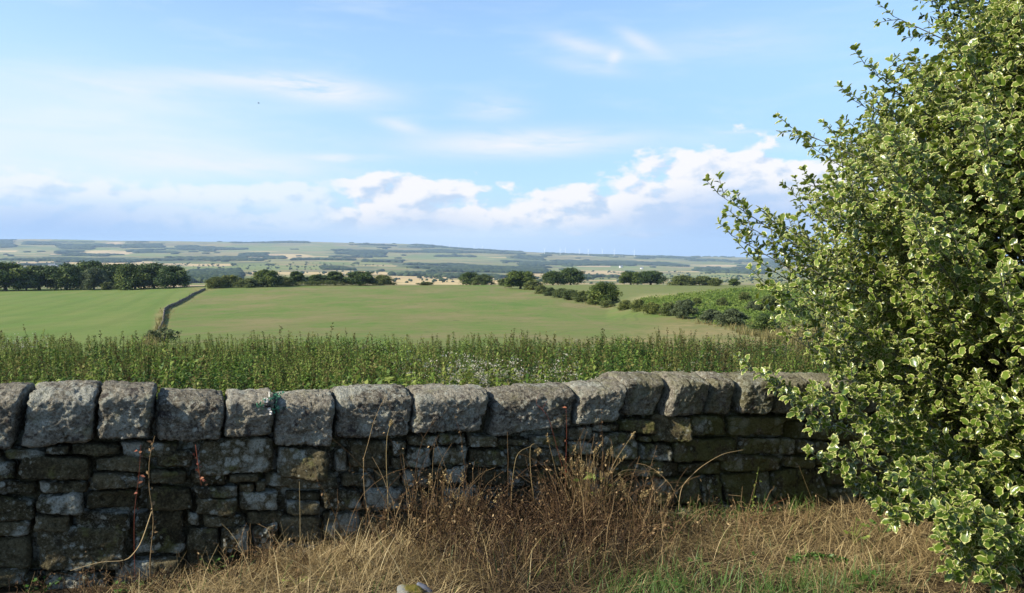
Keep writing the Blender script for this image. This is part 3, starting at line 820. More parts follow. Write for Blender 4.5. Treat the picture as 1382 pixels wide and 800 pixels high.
def build_verge_plants(straw, green):
    r = np.random.default_rng(44)
    rust = mat_tint('dead_stem_mat', [(0, (.025, .015, .009)), (.4, (.085, .049, .023)), (.7, (.21, .135, .062)), (1, (.42, .31, .16))], .8, .2, .1)
    red = mat_tint('red_stem_mat', [(0, (.10, .02, .014)), (.5, (.20, .055, .03)), (1, (.34, .17, .08))], .7, .25, .1)
    yel = mat_tint('pale_leaf_mat', [(0, (.07, .12, .025)), (.5, (.20, .26, .05)), (1, (.42, .44, .12))], .5, .3, .35)
    # tall dead grass clumps
    def clump(px, py, n, h, spread, label, seed, heads=.35, azb=None, leaves=0):
        q = np.random.default_rng(seed); p = vhit(px, py); so = Soup()
        P = p + np.stack([q.normal(0, spread, n), q.normal(0, spread * .8, n), np.zeros(n)], 1)
        k = behind(P[:, 0], P[:, 1]) > -.06; P[k] = p
        P[:, 2] = vz(P[:, 0], P[:, 1]) - .01
        az = q.uniform(0, 6.28, n) if azb is None else q.normal(azb, 1.0, n)
        hs = h * q.uniform(.5, 1.08, n); lean = np.abs(q.normal(.10, .12, n)); cv = np.abs(q.normal(.35, .5, n))
        blades(so, P, hs, az, lean, cv, q.uniform(.003, .006, n), np.clip(q.normal(.5, .17, n), 0, 1), 0, 7, q.normal(0, .6, n))
        for i in range(n):
            if q.random() < heads:
                path = stem_path(P[i], az[i], hs[i] * 1.08, lean[i], cv[i])
                so.tube(path, np.linspace(.0022, .0012, 9), 4, 0, .55)
                seedhead(so, path[-1], path[-1] - path[-2] + np.array([0, 0, -.004]), q.uniform(.05, .10), q, .6)
        if leaves:
            Pl = p + np.stack([q.normal(.06, .07, leaves), q.normal(0, .05, leaves), q.uniform(.25, .42, leaves)], 1)
            M = frames(unit(q.normal(size=(leaves, 3)) + np.array([.5, 0, -.6])), unit(q.normal(size=(leaves, 3)) * .4 + np.array([0, -.4, 1]))) * q.uniform(.04, .085, leaves)[:, None, None]
            so.tile(*leaf_pair_template(), M, Pl, 1, q.uniform(.3, .9, leaves))
        o = so.build('tall_grass_clump', [straw, yel])
        tag(o, label, 'grass clump', 'tall dead grass clumps by the wall')
    clump(522, 706, 130, .52, .09, 'tall dead grass clump with one high seed head, left of the brown weed thicket', 1, .2)
    clump(792, 720, 120, .56, .055, 'upright dead grass clump with fresh yellow-green leaves on its stems', 2, .2, None, 14)
    clump(596, 730, 90, .36, .12, 'low arching dead grass clump between the tall clump and the brown weeds', 3, .15)
    clump(862, 730, 50, .34, .08, 'thin wispy dead grass clump right of the leafy upright clump', 4, .3)
    # brown thicket of dead dock and hogweed
    so = Soup(); q = np.random.default_rng(6)
    for i in range(110):
        p = vhit(q.normal(708, 48), q.normal(735, 14)); az = q.uniform(0, 6.28); h = q.uniform(.14, .36)
        if behind(p[0], p[1]) > -.08: continue
        path = stem_path(p, az, h, abs(q.normal(.15, .2)), q.normal(.4, .4)); so.tube(path, np.linspace(.0035, .0012, 9), 4, 0, q.uniform(.1, .6))
        for k in range(3, 9):
            n = 12; dd = unit(q.normal(size=(n, 3)))
            M = frames(dd, unit(q.normal(size=(n, 3)))) * q.uniform(.006, .016, n)[:, None, None]
            so.tile(*leaf_pair_template(), M, path[k] + q.normal(size=(n, 3)) * .018, 0, np.clip(q.normal(.25, .15, n), 0, 1))
    tag(so.build('dead_weed_thicket', [rust]), 'dark rust-brown thicket of dead weeds gone to seed against the wall', 'dead plant')
    def tangle(px0, py0, sx, sy, n, h0, h1, label, seed, tm, lv):
        so = Soup(); q = np.random.default_rng(seed)
        for i in range(n):
            p = vhit(q.normal(px0, sx), q.normal(py0, sy))
            if behind(p[0], p[1]) > -.06: continue
            az = q.uniform(0, 6.28); h = q.uniform(h0, h1) * (1 if q.random() < .8 else 1.35); path = stem_path(p, az, h, abs(q.normal(.25, .3)), q.normal(.7, .8), 10)
            path[2:] += np.cumsum(q.normal(0, .006, (8, 3)), 0)
            b_ = behind(path[:, 0], path[:, 1]); path = path + np.maximum(b_ + .05, 0)[:, None] * WN
            t0 = np.clip(q.normal(tm, .22), 0, 1); so.tube(path, np.linspace(q.uniform(.0014, .0034), .0009, 10), 4, 0, t0)
            if q.random() < .35:
                j = q.integers(3, 8); e = path[j] + np.array([q.normal(0, .06), q.normal(-.02, .04), q.uniform(-.03, .08)]); so.tube([path[j], (path[j] + e) / 2, e], [.0014, .0012, .0008], 3, 0, t0)
            m_ = q.integers(0, lv)
            if m_:
                k = q.integers(3, 10, m_); M = frames(unit(q.normal(size=(m_, 3)) + np.array([0, 0, -.5])), unit(q.normal(size=(m_, 3)))) * q.uniform(.008, .026, m_)[:, None, None]
                so.tile(*leaf_pair_template(), M, path[k] + q.normal(size=(m_, 3)) * .01, 0, np.clip(q.normal(tm, .25, m_), 0, 1))
        tag(so.build('dead_stem_tangle', [rust]), label, 'dead plant', kind='stuff' if n < 160 else None)
    tangle(560, 722, 58, 14, 400, .22, .60, 'tall tangle of dead tan stems against the wall, left of the dark thicket', 11, .52, 9)
    tangle(700, 752, 75, 18, 420, .12, .34, 'low matted tangle of dark brown dead stems around the thicket', 12, .24, 12)
    tangle(810, 738, 50, 18, 320, .18, .48, 'loose tangle of brown dead stems right of the leafy clump', 13, .42, 9)
    tangle(975, 716, 70, 8, 150, .08, .24, 'short brown dead stems along the foot of the wall on the right', 14, .6, 6)
    tangle(530, 722, 34, 12, 70, .50, .80, 'tallest thin dead stems of the verge, reaching the coping left of centre', 17, .55, 14)
    tangle(792, 722, 26, 10, 70, .45, .72, 'tall brown stems crowding round the upright leafy clump', 18, .45, 14)
    tangle(650, 735, 50, 12, 130, .25, .50, 'red-brown dead weed stems standing in the middle of the thicket', 19, .33, 16)
    tangle(90, 800, 90, 8, 150, .06, .18, 'low dark dead stems at the bottom left corner under the wall', 16, .35, 8)
    tangle(330, 772, 70, 10, 130, .10, .26, 'sparse dead stems at the shaded wall foot on the left', 15, .5, 6)
    # single stalks in front of the wall
    def stalk(pts, rad, mat, label, name='dry_stalk', cat='stalk', head=None, off=.12, tint=.7, leaves=0, twig=None):
        so = Soup(); q = np.random.default_rng(int(pts[0][0]))
        P = []
        for j, (x, y) in enumerate(pts):
            s_, h = wallhit(x, y, off); P.append(W0 + WT * s_ + WN * off + np.array([0, 0, h]))
        P = np.array(P)
        g0 = vz(P[0][0], P[0][1])[0]
        if P[0][2] > g0 and P[0][2] < g0 + .35: P = np.vstack([[P[0][0], P[0][1], g0 - .02], P])
        # smooth
        t = np.linspace(0, len(P) - 1, len(P) * 4); C = np.stack([np.interp(t, range(len(P)), P[:, k]) for k in range(3)], 1)
        for _ in range(2): C[1:-1] = (C[:-2] + 2 * C[1:-1] + C[2:]) / 4
        so.tube(C, np.linspace(rad, rad * .45, len(C)), 5, 0, tint)
        if head: seedhead(so, C[-1], C[-1] - C[-3], head, q, .75, 0, 46)
        if twig:
            for (a, dx, dy) in twig:
                b = C[int(a * (len(C) - 1))]; e = b + WT * dx + np.array([0, 0, dy]) + WN * q.uniform(-.02, .05)
                so.tube([b, (b + e) / 2 + np.array([0, 0, .008]), e], [rad * .7, rad * .5, rad * .25], 5, 0, tint)
        if leaves:
            idx = q.integers(2, len(C), leaves)
            M = frames(unit(q.normal(size=(leaves, 3))), unit(q.normal(size=(leaves, 3)) * .5 + np.array([0, -.6, .6]))) * q.uniform(.012, .035, leaves)[:, None, None]
            so.tile(*leaf_pair_template(), M, C[idx] + q.normal(size=(leaves, 3)) * .006, 0, np.clip(q.normal(.6, .2, leaves), 0, 1))
        tag(so.build(name, [mat]), label, cat, None)
    stalk([(690, 690), (691, 650), (697, 610), (722, 600), (724, 606)], .0022, straw, 'thin bent dead stalk leaning towards its drooping neighbour over the brown thicket', head=.03)
    stalk([(722, 680), (717, 650), (715, 615), (716, 601), (722, 598), (727, 605)], .0025, straw, 'single hooked pale stalk with its tip drooping, above the brown thicket', head=.03)
    stalk([(524, 680), (521, 620), (522, 590), (526, 575)], .0026, straw, 'tallest straight pale grass stalk with a feathery head against the coping', head=.035, tint=.75)
    stalk([(634, 690), (628, 640), (622, 585), (613, 560)], .0018, rust, 'faint leaning brown stalk crossing the wall under the third long coping stone', leaves=8, tint=.5)
    stalk([(405, 742), (405, 700), (404, 650)], .0022, straw, 'lone upright bleached stalk left of the tall dead clump', tint=.85)
    stalk([(764, 690), (763, 640), (765, 590), (764, 550)], .0022, red, 'straight red stem standing up past the coping edge', leaves=5, tint=.4, off=.09)
    stalk([(770, 670), (752, 605), (740, 560), (722, 545), (728, 530)], .0018, red, 'slender red stem with bare fork leaning left over the coping', tint=.35, off=.08, twig=[(.8, .05, -.06), (.7, .04, .07)])
    stalk([(202, 758), (208, 700), (201, 660), (201, 620), (209, 588)], .0030, rust, 'tall rust-coloured dead vine climbing the left wall to the coping gap', 'dead_vine', 'vine', leaves=22, tint=.75)
    stalk([(181, 740), (181, 690), (188, 640), (190, 600)], .0016, red, 'faint thin reddish vine just left of the tall rust vine', 'dead_vine', 'vine', leaves=10, tint=.5)
    stalk([(205, 690), (190, 735), (172, 757), (135, 758), (95, 770)], .0034, rust, 'long tan runner stem trailing along the ground at the left wall foot', 'trailing_stem', 'stem', tint=.95, off=.22, twig=[(.55, -.06, .05), (.7, -.03, -.04)])
    stalk([(264, 600), (267, 625), (272, 655)], .0022, red, 'short red tendril hanging on the wall below the cracked coping', 'hanging_tendril', 'tendril', leaves=14, tint=.5, off=.05)
    stalk([(872, 720), (845, 690), (880, 690), (915, 693), (960, 698)], .0042, straw, 'pale forked dead twig lying against the foot of the wall', 'dead_twig', 'twig', tint=1.0, off=.25, twig=[(.75, .12, .02), (.82, .13, -.03), (.6, .1, -.06)])
    stalk([(916, 680), (920, 655), (945, 630), (975, 612), (1003, 607)], .0030, rust, 'arching bramble stem sweeping right over the dark wall stones', 'bramble_stem', 'bramble', tint=.95, off=.2)
    stalk([(1012, 720), (1015, 680), (1024, 630)], .0020, yel, 'thin green upright weed in front of the mossy wall', 'green_weed', 'weed', tint=.4, leaves=14, off=.16)
    stalk([(1110, 710), (1095, 672), (1078, 628)], .0020, straw, 'bare grey stalk leaning left in front of the right wall end', tint=.6, off=.1)
    stalk([(985, 720), (1040, 682), (1062, 672)], .0024, red, 'short red twig angled up from the dry grass', 'red_twig', 'twig', tint=.4, off=.2)
    for k, (pts, lab) in enumerate([([(800, 690), (828, 625), (850, 592)], 'pale feathery stalk rising highest from the leafy clump'), ([(800, 670), (840, 632), (884, 637)], 'arched seed stalk reaching furthest right from the leafy clump, upper of two'),
                           ([(800, 680), (850, 650), (876, 690)], 'lower arched stalk drooping right from the leafy clump')]):
        stalk(pts, .0026, straw, lab, head=.05, off=.3 if k > 2 else .22, tint=.7)
    # small leafy weeds
    def weed(px, py, n, size, h, mat, label, tint=.5, spread=.05):
        q = np.random.default_rng(int(px)); p = vhit(px, py); so = Soup()
        for i in range(n):
            a = q.uniform(0, 6.28); e = p + np.array([math.cos(a) * spread * q.uniform(.3, 1), math.sin(a) * spread * q.uniform(.3, 1), h * q.uniform(.3, 1)])
            so.tube([p, (p + e) / 2 + np.array([0, 0, .01]), e], .0016, 4, 0, tint)
            d = np.array([[math.cos(a), math.sin(a), .1]]); up = np.array([[q.normal(0, .3), -.5, 1.]])
            so.tile(np.array([[0, 0, 0], [.3, -.33, .05], [.75, -.26, .02], [1, 0, -.1], [.75, .26, .02], [.3, .33, .05], [.5, 0, -.05]]), [[0, 1, 2, 6], [6, 2, 3, 3], [0, 6, 4, 5], [6, 3, 4, 4]][:1] + [[0, 6, 4, 5]], frames(d, unit(up)) * size * q.uniform(.6, 1.1), e[None], 0, np.array([tint + q.normal(0, .15)]))
        tag(so.build('leafy_weed', [mat]), label, 'weed', 'small leafy weeds on the verge')
    weed(943, 765, 5, .05, .06, green, 'round-leaved green seedling in the dry grass below the dead twig')
    weed(1163, 795, 8, .06, .10, green, 'bright leafy weed at the lower edge below the holly')
    weed(905, 800, 8, .05, .06, green, 'green clover-like weed at the bottom edge in the grass patch', .7)
    weed(910, 726, 9, .035, .10, yel, 'yellowing bramble seedling under the pale forked twig', .45)
    weed(1010, 762, 4, .05, .05, green, 'small dark dock seedling alone in the straw', .3)
    weed(1152, 735, 12, .05, .16, yel, 'pale green leafy weed at the wall foot beside the holly', .5, .09)
    weed(1190, 725, 9, .05, .12, green, 'dark ivy-like weed under the lowest holly sprays', .5, .09)
    weed(285, 775, 12, .03, .10, green, 'low green weed at the dark wall foot left of the straw', .35, .12)
    weed(172, 800, 10, .05, .06, green, 'broad bright green weed at the bottom left edge', .6, .08)
    weed(560, 716, 12, .03, .18, green, 'small green weed tangled in the tall dead clump', .3, .08)
    weed(60, 800, 10, .04, .07, green, 'dark low weed in the bottom left corner', .25, .10)
    weed(400, 790, 8, .03, .05, yel, 'yellow-green sprig in the straw at the bottom edge', .6, .07)
    # long feathery blade lying in the straw
    so = Soup(); p = vhit(1085, 768); C = np.stack([p + np.array([t * .34 - .1, .03 * math.sin(t * 3), .05 + .02 * math.sin(t * 3)]) for t in np.linspace(0, 1, 12)])
    so.tube(C, .0022, 4, 0, .5)
    for c in C:
        n = 12; M = frames(unit(r.normal(size=(n, 3)) + np.array([.6, 0, 0])), unit(r.normal(size=(n, 3)) + np.array([0, 0, 1]))) * r.uniform(.02, .04, n)[:, None, None]
        so.tile(*leaf_pair_template(), M, np.repeat(c[None], n, 0), 0, r.uniform(.3, .7, n))
    tag(so.build('yarrow_leaf', [green]), 'feathery green leaf lying flat on the straw', 'leaf')
    # mossy stone
    moss = material('mossy_stone_mat', lambda g: princ(g, g.mix(g.ss(g.noise(g.pos(), 30, 6, .7) + g.sep(S(g, g.n('ShaderNodeTexCoord').outputs['Generated']))[0] * 1.3, .70, .95), (.20, .20, .18), g.mix(g.noise(g.pos(), 60, 3), (.10, .085, .02), (.22, .18, .04))), .95, .1, g.bump(g.noise(g.pos(), 90, 5, .7), .8, .01)))
    p = vhit(552, 812); V, Fq = cube_grid(14, 12, 12); V = V / (np.abs(V) ** 4).sum(1)[:, None] ** .25
    V = V * np.array([.062, .05, .055]); V = V + unit(V) * (.012 * fbm(V * 22, 3, 3) + .004 * fbm(V * 70, 2, 4))[:, None]
    o = mk('mossy_stone', V, [Fq], [moss], smooth=True); o.location = p + np.array([0, 0, .02]); o.rotation_euler = (.2, .15, .5)
    tag(o, 'half-buried grey stone capped with yellow-brown moss at the bottom edge', 'stone')
    slate = material('slate_mat', lambda g: princ(g, g.mix(g.noise(g.pos(), 40), (.06, .065, .085), (.14, .15, .18)), .6, .4))
    V, Fq = cube_grid(10, 4, 8); V = V / (np.abs(V) ** 5).sum(1)[:, None] ** .2; V = V * np.array([.045, .012, .03]); V += unit(V) * (.004 * fbm(V * 40, 2, 5))[:, None]
    o = mk('slate_chip', V, [Fq], [slate], smooth=True); o.location = vhit(572, 808) + np.array([0, 0, .045]); o.rotation_euler = (.5, .5, -.2)
    tag(o, 'dark blue-grey slate chip leaning on the mossy stone', 'stone')

def build_posy():
    """little bundle of green and white scraps on the coping"""
    gm = material('green_sprig_mat', lambda g: leafy(g, g.mix(g.noise(g.pos(), 120), (.03, .16, .075), (.10, .30, .17)), .45, .5, .2))
    wm = material('white_scrap_mat', lambda g: leafy(g, g.mix(g.noise(g.pos(), 150), (.55, .50, .42), (.82, .80, .74)), .6, .3, .2))
    dm = material('dark_centre_mat', lambda g: princ(g, (.012, .010, .012), .6, .3))
    q = np.random.default_rng(3)
    s_, h = wallhit(364, 545, .02); c = W0 + WT * s_ + WN * -.01 + np.array([0, 0, h])
    root = empty('faded_posy', tuple(c), 'small faded bundle of green sprigs and white scraps tucked into the coping joint', 'posy')
    so = Soup()
    for dx, dz, n in ((-.05, .0, 24), (.03, .05, 22), (.035, -.03, 14), (-.02, .03, 6)):
        n *= 2
        P = np.stack([q.normal(dx, .022, n), np.zeros(n), q.normal(dz, .012, n)], 1)
        W = P[:, :1] * WT + WN * q.uniform(.03, .07, n)[:, None] + P[:, 2:] * np.array([0, 0, 1.])
        M = frames(unit(q.normal(size=(n, 3))), unit(q.normal(size=(n, 3)) * .6 + WN)) * q.uniform(.010, .022, n)[:, None, None]
        so.tile(*leaf_pair_template(), M, W, 0)
    for dx, dz in ((-.09, -.01), (.06, .07), (.05, -.05)):
        so.tube([WN * .05, WT * dx * .5 + WN * .06, WT * dx + WN * .05 + np.array([0, 0, dz])], .002, 4)
    so.build('green_sprig', [gm], root)
    for cx_, cz_, w_, h_ in ((-.022, .028, .026, .030), (-.006, -.022, .020, .016), (.0, -.045, .022, .024), (-.004, .062, .006, .035), (-.028, -.004, .02, .008)):
        so = Soup(); V, Fq = cube_grid(5, 2, 5); V = V / (np.abs(V) ** 4).sum(1)[:, None] ** .25
        V = V * np.array([w_ / 2, .004, h_ / 2]); V[:, 1] += .006 * np.sin(V[:, 0] * 160 + cx_ * 50) + .004 * vnoise(V * 90, 2)
        W = (V[:, :1] + cx_) * WT + (V[:, 1:2] + .062) * WN + (V[:, 2:] + cz_) * np.array([0, 0, 1.])
        so.add(W, Fq); so.build('white_scrap', [wm], root, True)
    V, Fq = cube_grid(6, 6, 6); V = unit(V) * np.array([.016, .012, .013])
    W = (V[:, :1] - .014) * WT + (V[:, 1:2] + .062) * WN + (V[:, 2:] + .0) * np.array([0, 0, 1.])
    so = Soup(); so.add(W, Fq); so.build('dark_centre', [dm], root, True)  # near-black blob for the dark hole at the bundle's centre

# ------------------------------------------------------------------ weeds behind the wall
def nettle_template(seed, style):
    r = np.random.default_rng(seed); so = Soup()
    H = 1.0
    bend = r.normal(0, .05, 2)
    pos = lambda t: np.array([bend[0] * t * t, bend[1] * t * t, t * H])
    so.tube([pos(t) for t in np.linspace(0, 1, 5)], [.006, .005, .004, .003, .0015], 3, 0, .12)
    LV, LF = leaf_pair_template()
    fold = np.array([[0, 0, 0], [.45, -.24, .07], [1, 0, -.18], [.45, .24, .07]])
    if style == 'nettle':
        whorls = np.linspace(.34, .99, 17)
        for i, t in enumerate(whorls):
            for k in range(4 if i % 2 else 3):
                a = i * PI / 2 + k * PI / 2 + r.normal(0, .3); s_ = .092 * (1.14 - t) ** .55 * r.uniform(.6, 1.25)
                d = np.array([[math.cos(a), math.sin(a), r.uniform(-.95, .05)]])
                so.tile(fold, LF, frames(unit(d), np.array([[0, 0, 1.]])) * s_, pos(t)[None], 0, np.array([np.clip(.50 + (t - .6) * .5 + r.normal(0, .1), 0, 1)]))
            if t > .42:
                n = 5; P = pos(t) + r.normal(size=(n, 3)) * np.array([.02, .02, .012])
                so.tile(LV, LF, frames(unit(r.normal(size=(n, 3)) + np.array([0, 0, -.8])), unit(r.normal(size=(n, 3)))) * r.uniform(.018, .036, n)[:, None, None], P, 1, r.uniform(.35, .7, n))
    elif style == 'spike':   # brown seeding dock / willowherb
        for i, t in enumerate(np.linspace(.42, .8, 6)):
            for k in range(3):
                a = r.uniform(0, 6.28); d = np.array([[math.cos(a), math.sin(a), r.uniform(-.4, .6)]])
                so.tile(fold * np.array([1, .6, 1]), LF, frames(unit(d), np.array([[0, 0, 1.]])) * .10 * r.uniform(.6, 1.1), pos(t)[None], 0, np.array([r.uniform(.3, .7)]))
        n = 46; t = r.uniform(.60, 1.06, n); P = np.array([pos(x) for x in t]) + r.normal(size=(n, 3)) * (.022 * (1.15 - t))[:, None] * np.array([1, 1, .5])
        so.tile(LV, LF, frames(unit(r.normal(size=(n, 3)) + np.array([0, 0, .8])), unit(r.normal(size=(n, 3)))) * r.uniform(.022, .046, n)[:, None, None], P, 1, r.uniform(.1, .75, n))
    elif style == 'bush':    # leafy bramble and broad weeds
        n = 130; d = unit(r.normal(size=(n, 3))); P = np.array([0, 0, .62]) + d * np.array([.24, .24, .34]) * (r.uniform(.3, 1, n) ** .5)[:, None]
        so.tile(fold * np.array([1, 1.25, 1]), LF, frames(unit(d * np.array([1, 1, .2]) + r.normal(size=(n, 3)) * .5), unit(np.array([0, 0, 1.]) + d * .5 + r.normal(size=(n, 3)) * .35)) * r.uniform(.036, .072, n)[:, None, None], P, 0, np.clip(r.normal(.45, .14, n) + (P[:, 2] - .6) * .4, 0, 1))
    else:                    # pale fluffy seed heads
        for i in range(7):
            a = r.uniform(0, 6.28); e = pos(.65) + np.array([math.cos(a) * .13, math.sin(a) * .13, r.uniform(.12, .4)])
            so.tube([pos(.6), e], [.003, .0015], 3, 0, .4)
            n = 12; so.tile(LV, LF, frames(unit(r.normal(size=(n, 3))), unit(r.normal(size=(n, 3)))) * r.uniform(.012, .026, n)[:, None, None], e + r.normal(size=(n, 3)) * .018, 2, r.uniform(.3, 1, n))
        for i in range(22):
            t = r.uniform(.35, .9); a = r.uniform(0, 6.28); d = np.array([[math.cos(a), math.sin(a), r.uniform(-.2, .7)]])
            so.tile(fold * np.array([1, .7, 1]), LF, frames(unit(d), np.array([[0, 0, 1.]])) * .09 * r.uniform(.6, 1.1), (pos(t) + d[0] * .05)[None], 0, np.array([r.uniform(.5, 1.)]))
    return np.concatenate(so.V), np.concatenate(so.Q), np.concatenate(so.mq), np.concatenate(so.t) - .5

NMATS = []
def build_nettles():
    leaf = mat_tint('nettle_leaf_mat', [(0, (.016, .042, .009)), (.35, (.058, .115, .017)), (.65, (.135, .205, .032)), (1, (.24, .28, .06))], .6, .25, .3)
    seed = mat_tint('nettle_seed_mat', [(0, (.055, .042, .018)), (.4, (.115, .105, .034)), (.7, (.17, .165, .050)), (1, (.26, .25, .10))], .8, .1, .25)
    fluff = mat_tint('seed_fluff_mat', [(0, (.16, .16, .09)), (.6, (.34, .32, .22)), (1, (.58, .54, .44))], .9, .1, .4)
    NMATS.extend([leaf, seed, fluff])
    r = np.random.default_rng(55); so = Soup()
    T = [nettle_template(k, 'nettle') for k in range(5)] + [nettle_template(10 + k, 'spike') for k in range(4)] + [nettle_template(20 + k, 'fluff') for k in range(2)] + [nettle_template(30 + k, 'bush') for k in range(3)]
    N = 11500
    Y = 5.0 + (28.5 - 5.0) * r.random(N) ** .72; X = r.uniform(-.78, .62, N) * np.maximum(Y, 9)
    b = behind(X, Y)
    edge = 25.8 + n2(X, Y, 5, 60) * .9
    k = (b > .8) & (Y < edge) & (r.random(N) < np.clip(.62 + .9 * n2(X, Y, .9, 61), .08, 1))
    X, Y, b = X[k], Y[k], b[k]; N = len(X); Z = vz(X, Y)
    px, py = project(X, Y, Z)
    kind = np.zeros(N, int)
    brown = .20 + .75 * n2(X, Y, 1.8, 62) + .20 * sstep(640, 950, px)
    u = r.random(N); kind = np.where(u < brown, 5 + r.integers(0, 4, N), r.integers(0, 5, N))
    fl = (n2(X, Y, 1.6, 63) > .46) & (r.random(N) < .4); kind = np.where(fl, 9 + r.integers(0, 2, N), kind)
    bu = (n2(X, Y, 1.3, 68, 3) > .12) & (r.random(N) < .45); kind = np.where(bu & (kind < 9), 11 + r.integers(0, 3, N), kind)
    H = r.uniform(.70, 1.18, N) * (1 + .42 * n2(X, Y, 1.2, 64, 3)) * np.where(b < 2.5, .92, 1.0)
    base = np.clip(.46 + .40 * n2(X, Y, 1.5, 65, 3) + r.normal(0, .15, N) - .08 * sstep(640, 900, px), 0, 1)
    for t in range(len(T)):
        q = kind == t; n = q.sum()
        if not n: continue
        V, Fq, mm, tw = T[t]
        M = rotz(r.uniform(0, 6.28, n)) @ np.array([np.eye(3)] * n)
        lean = r.normal(0, .12, (n, 2)); M[:, 0, 2] += lean[:, 0]; M[:, 1, 2] += lean[:, 1]
        M = M * H[q][:, None, None]
        so.tile(V, Fq, M, np.stack([X[q], Y[q], Z[q]], 1), mm, base[q], tw)
    # undergrowth
    n = 9000; Y = 5 + 23 * r.random(n) ** .7; X = r.uniform(-.78, .62, n) * np.maximum(Y, 9); k = (behind(X, Y) > .6) & (Y < 26); X, Y = X[k], Y[k]; n = len(X)
    M = frames(unit(r.normal(size=(n, 3))), unit(r.normal(size=(n, 3)) * .6 + np.array([0, 0, 1]))) * r.uniform(.1, .22, n)[:, None, None]
    so.tile(*leaf_pair_template(), M, np.stack([X, Y, vz(X, Y) + r.uniform(.1, .55, n)], 1), 0, r.uniform(.1, .5, n))
    tag(so.build('nettle_bed', [leaf, seed, fluff]), 'dense bed of tall green and browning nettles and docks behind the wall', 'nettles', kind='stuff')
    # a few clumps that stand out
    def clump(px, Y, n, h, sp, tset, label, name, cat, tint):
        q = np.random.default_rng(int(px)); so = Soup(); d = ray(px, 480); x0 = d[0] * Y / d[1]
        X = q.normal(x0, sp, n); Yy = q.normal(Y, sp * .6, n); Z = vz(X, Yy)
        for t in tset:
            s_ = q.integers(0, len(tset), n) == tset.index(t)
            if not s_.sum(): continue
            V, Fq, mm, tw = T[t]; M = rotz(q.uniform(0, 6.28, s_.sum())); ln = q.normal(0, .12, (s_.sum(), 2)); M[:, 0, 2] += ln[:, 0]; M[:, 1, 2] += ln[:, 1]
            so.tile(V, Fq, M * (h * q.uniform(.75, 1.1, s_.sum()))[:, None, None], np.stack([X[s_], Yy[s_], Z[s_]], 1), mm, np.clip(q.normal(tint, .12, s_.sum()), 0, 1), tw)
        tag(so.build(name, [leaf, seed, fluff]), label, cat)
    clump(664, 9.5, 80, 1.16, .46, [9, 10], 'pale fluffy thistle clump gone to seed, standing above the coping near the middle', 'thistle_clump', 'thistle', .75)
    clump(850, 8.6, 34, 1.0, .34, [9, 10], 'white-flowered weed clump just behind the stepped coping on the right', 'thistle_clump', 'thistle', .7)
    clump(28, 20, 12, 1.2, .5, [9, 10], 'white-topped thistle clump at the far left edge of the nettles', 'thistle_clump', 'thistle', .6)
    clump(590, 11, 60, 1.08, .4, [0, 1, 2], 'dark green leafy nettle clump left of the pale thistles', 'nettle_clump', 'nettles', .12)
    clump(712, 11.5, 60, 1.06, .4, [0, 1, 3], 'dark green leafy nettle clump right of the pale thistles', 'nettle_clump', 'nettles', .10)
    clump(950, 12, 46, 1.02, .4, [0, 2, 3], 'dark leafy nettle clump above the narrow coping stones on the right', 'nettle_clump', 'nettles', .15)

def build_bracken():
    m = mat_tint('bracken_mat', [(0, (.060, .098, .017)), (.5, (.125, .182, .031)), (1, (.19, .225, .055))], .7, .2, .3)
    r = np.random.default_rng(66); so = Soup(); N = 120000
    Y = r.uniform(98, 200, N); X = r.uniform(.14, .52, N) * Y; Z = near_z(X, Y); px, py = project(X, Y, Z)
    k = (px > np.interp(py, [384, 390, 397, 405, 412, 425, 436, 450], [1070, 1000, 935, 865, 872, 928, 958, 1018]) + n2(X, Y, 5, 67) * 8) & (py < 441 + n2(X, Y, 6, 68) * 4)
    k &= r.random(N) < .55 + .5 * n2(X, Y, 6, 69)
    X, Y, Z = X[k], Y[k], Z[k]; n = len(X)
    M = frames(unit(r.normal(size=(n, 3)) * np.array([1, 1, .4])), unit(r.normal(size=(n, 3)) * .5 + np.array([-.2, -.3, 1]))) * r.uniform(.22, .55, n)[:, None, None]
    so.tile(*leaf_pair_template(), M, np.stack([X, Y, Z + r.uniform(.05, .55, n) * (1 + 1.0 * n2(X, Y, 4.5, 72))], 1), 0, np.clip(.48 + .55 * n2(X, Y, 5, 70, 4) + r.normal(0, .18, n), 0, 1))
    tag(so.build('bracken', [m]), 'bright green bracken covering the bank on the right beyond the field', 'bracken', kind='stuff')
    # tussocks of rough grass at the foot of the bank and along the field edges
    t = mat_tint('tussock_mat', [(0, (.09, .085, .03)), (.5, (.19, .165, .065)), (1, (.32, .25, .12))], .8, .1, .3)
    so = Soup(); N = 26000
    Y = np.exp(r.uniform(math.log(27), math.log(330), N)); X = r.uniform(-.55, .5, N) * Y; Z = near_z(X, Y); px, py = project(X, Y, Z)
    w = np.exp(-((px - pxhedge(py) - 4) / 9) ** 2) * .8 + np.exp(-((px - pxwall(py)) / 6) ** 2) * .9 + .8 * sstep(0, 60, px - (985 - (448 - py) * 3)) * sstep(430, 436, py)
    k = r.random(N) < w; X, Y, Z = X[k], Y[k], Z[k]; n = len(X)
    for j in range(5):
        blades(so, np.stack([X + r.normal(0, .12, n), Y + r.normal(0, .12, n), Z - .02], 1), r.uniform(.3, .75, n), r.uniform(0, 6.28, n), r.uniform(0, .5, n), r.uniform(.1, .9, n), r.uniform(.05, .11, n), np.clip(.45 + .3 * n2(X, Y, 8, 71) + r.normal(0, .2, n), 0, 1), 0, 2)
    tag(so.build('rough_grass', [t]), 'rough tan grass tussocks along the field edges', 'grass', kind='stuff')

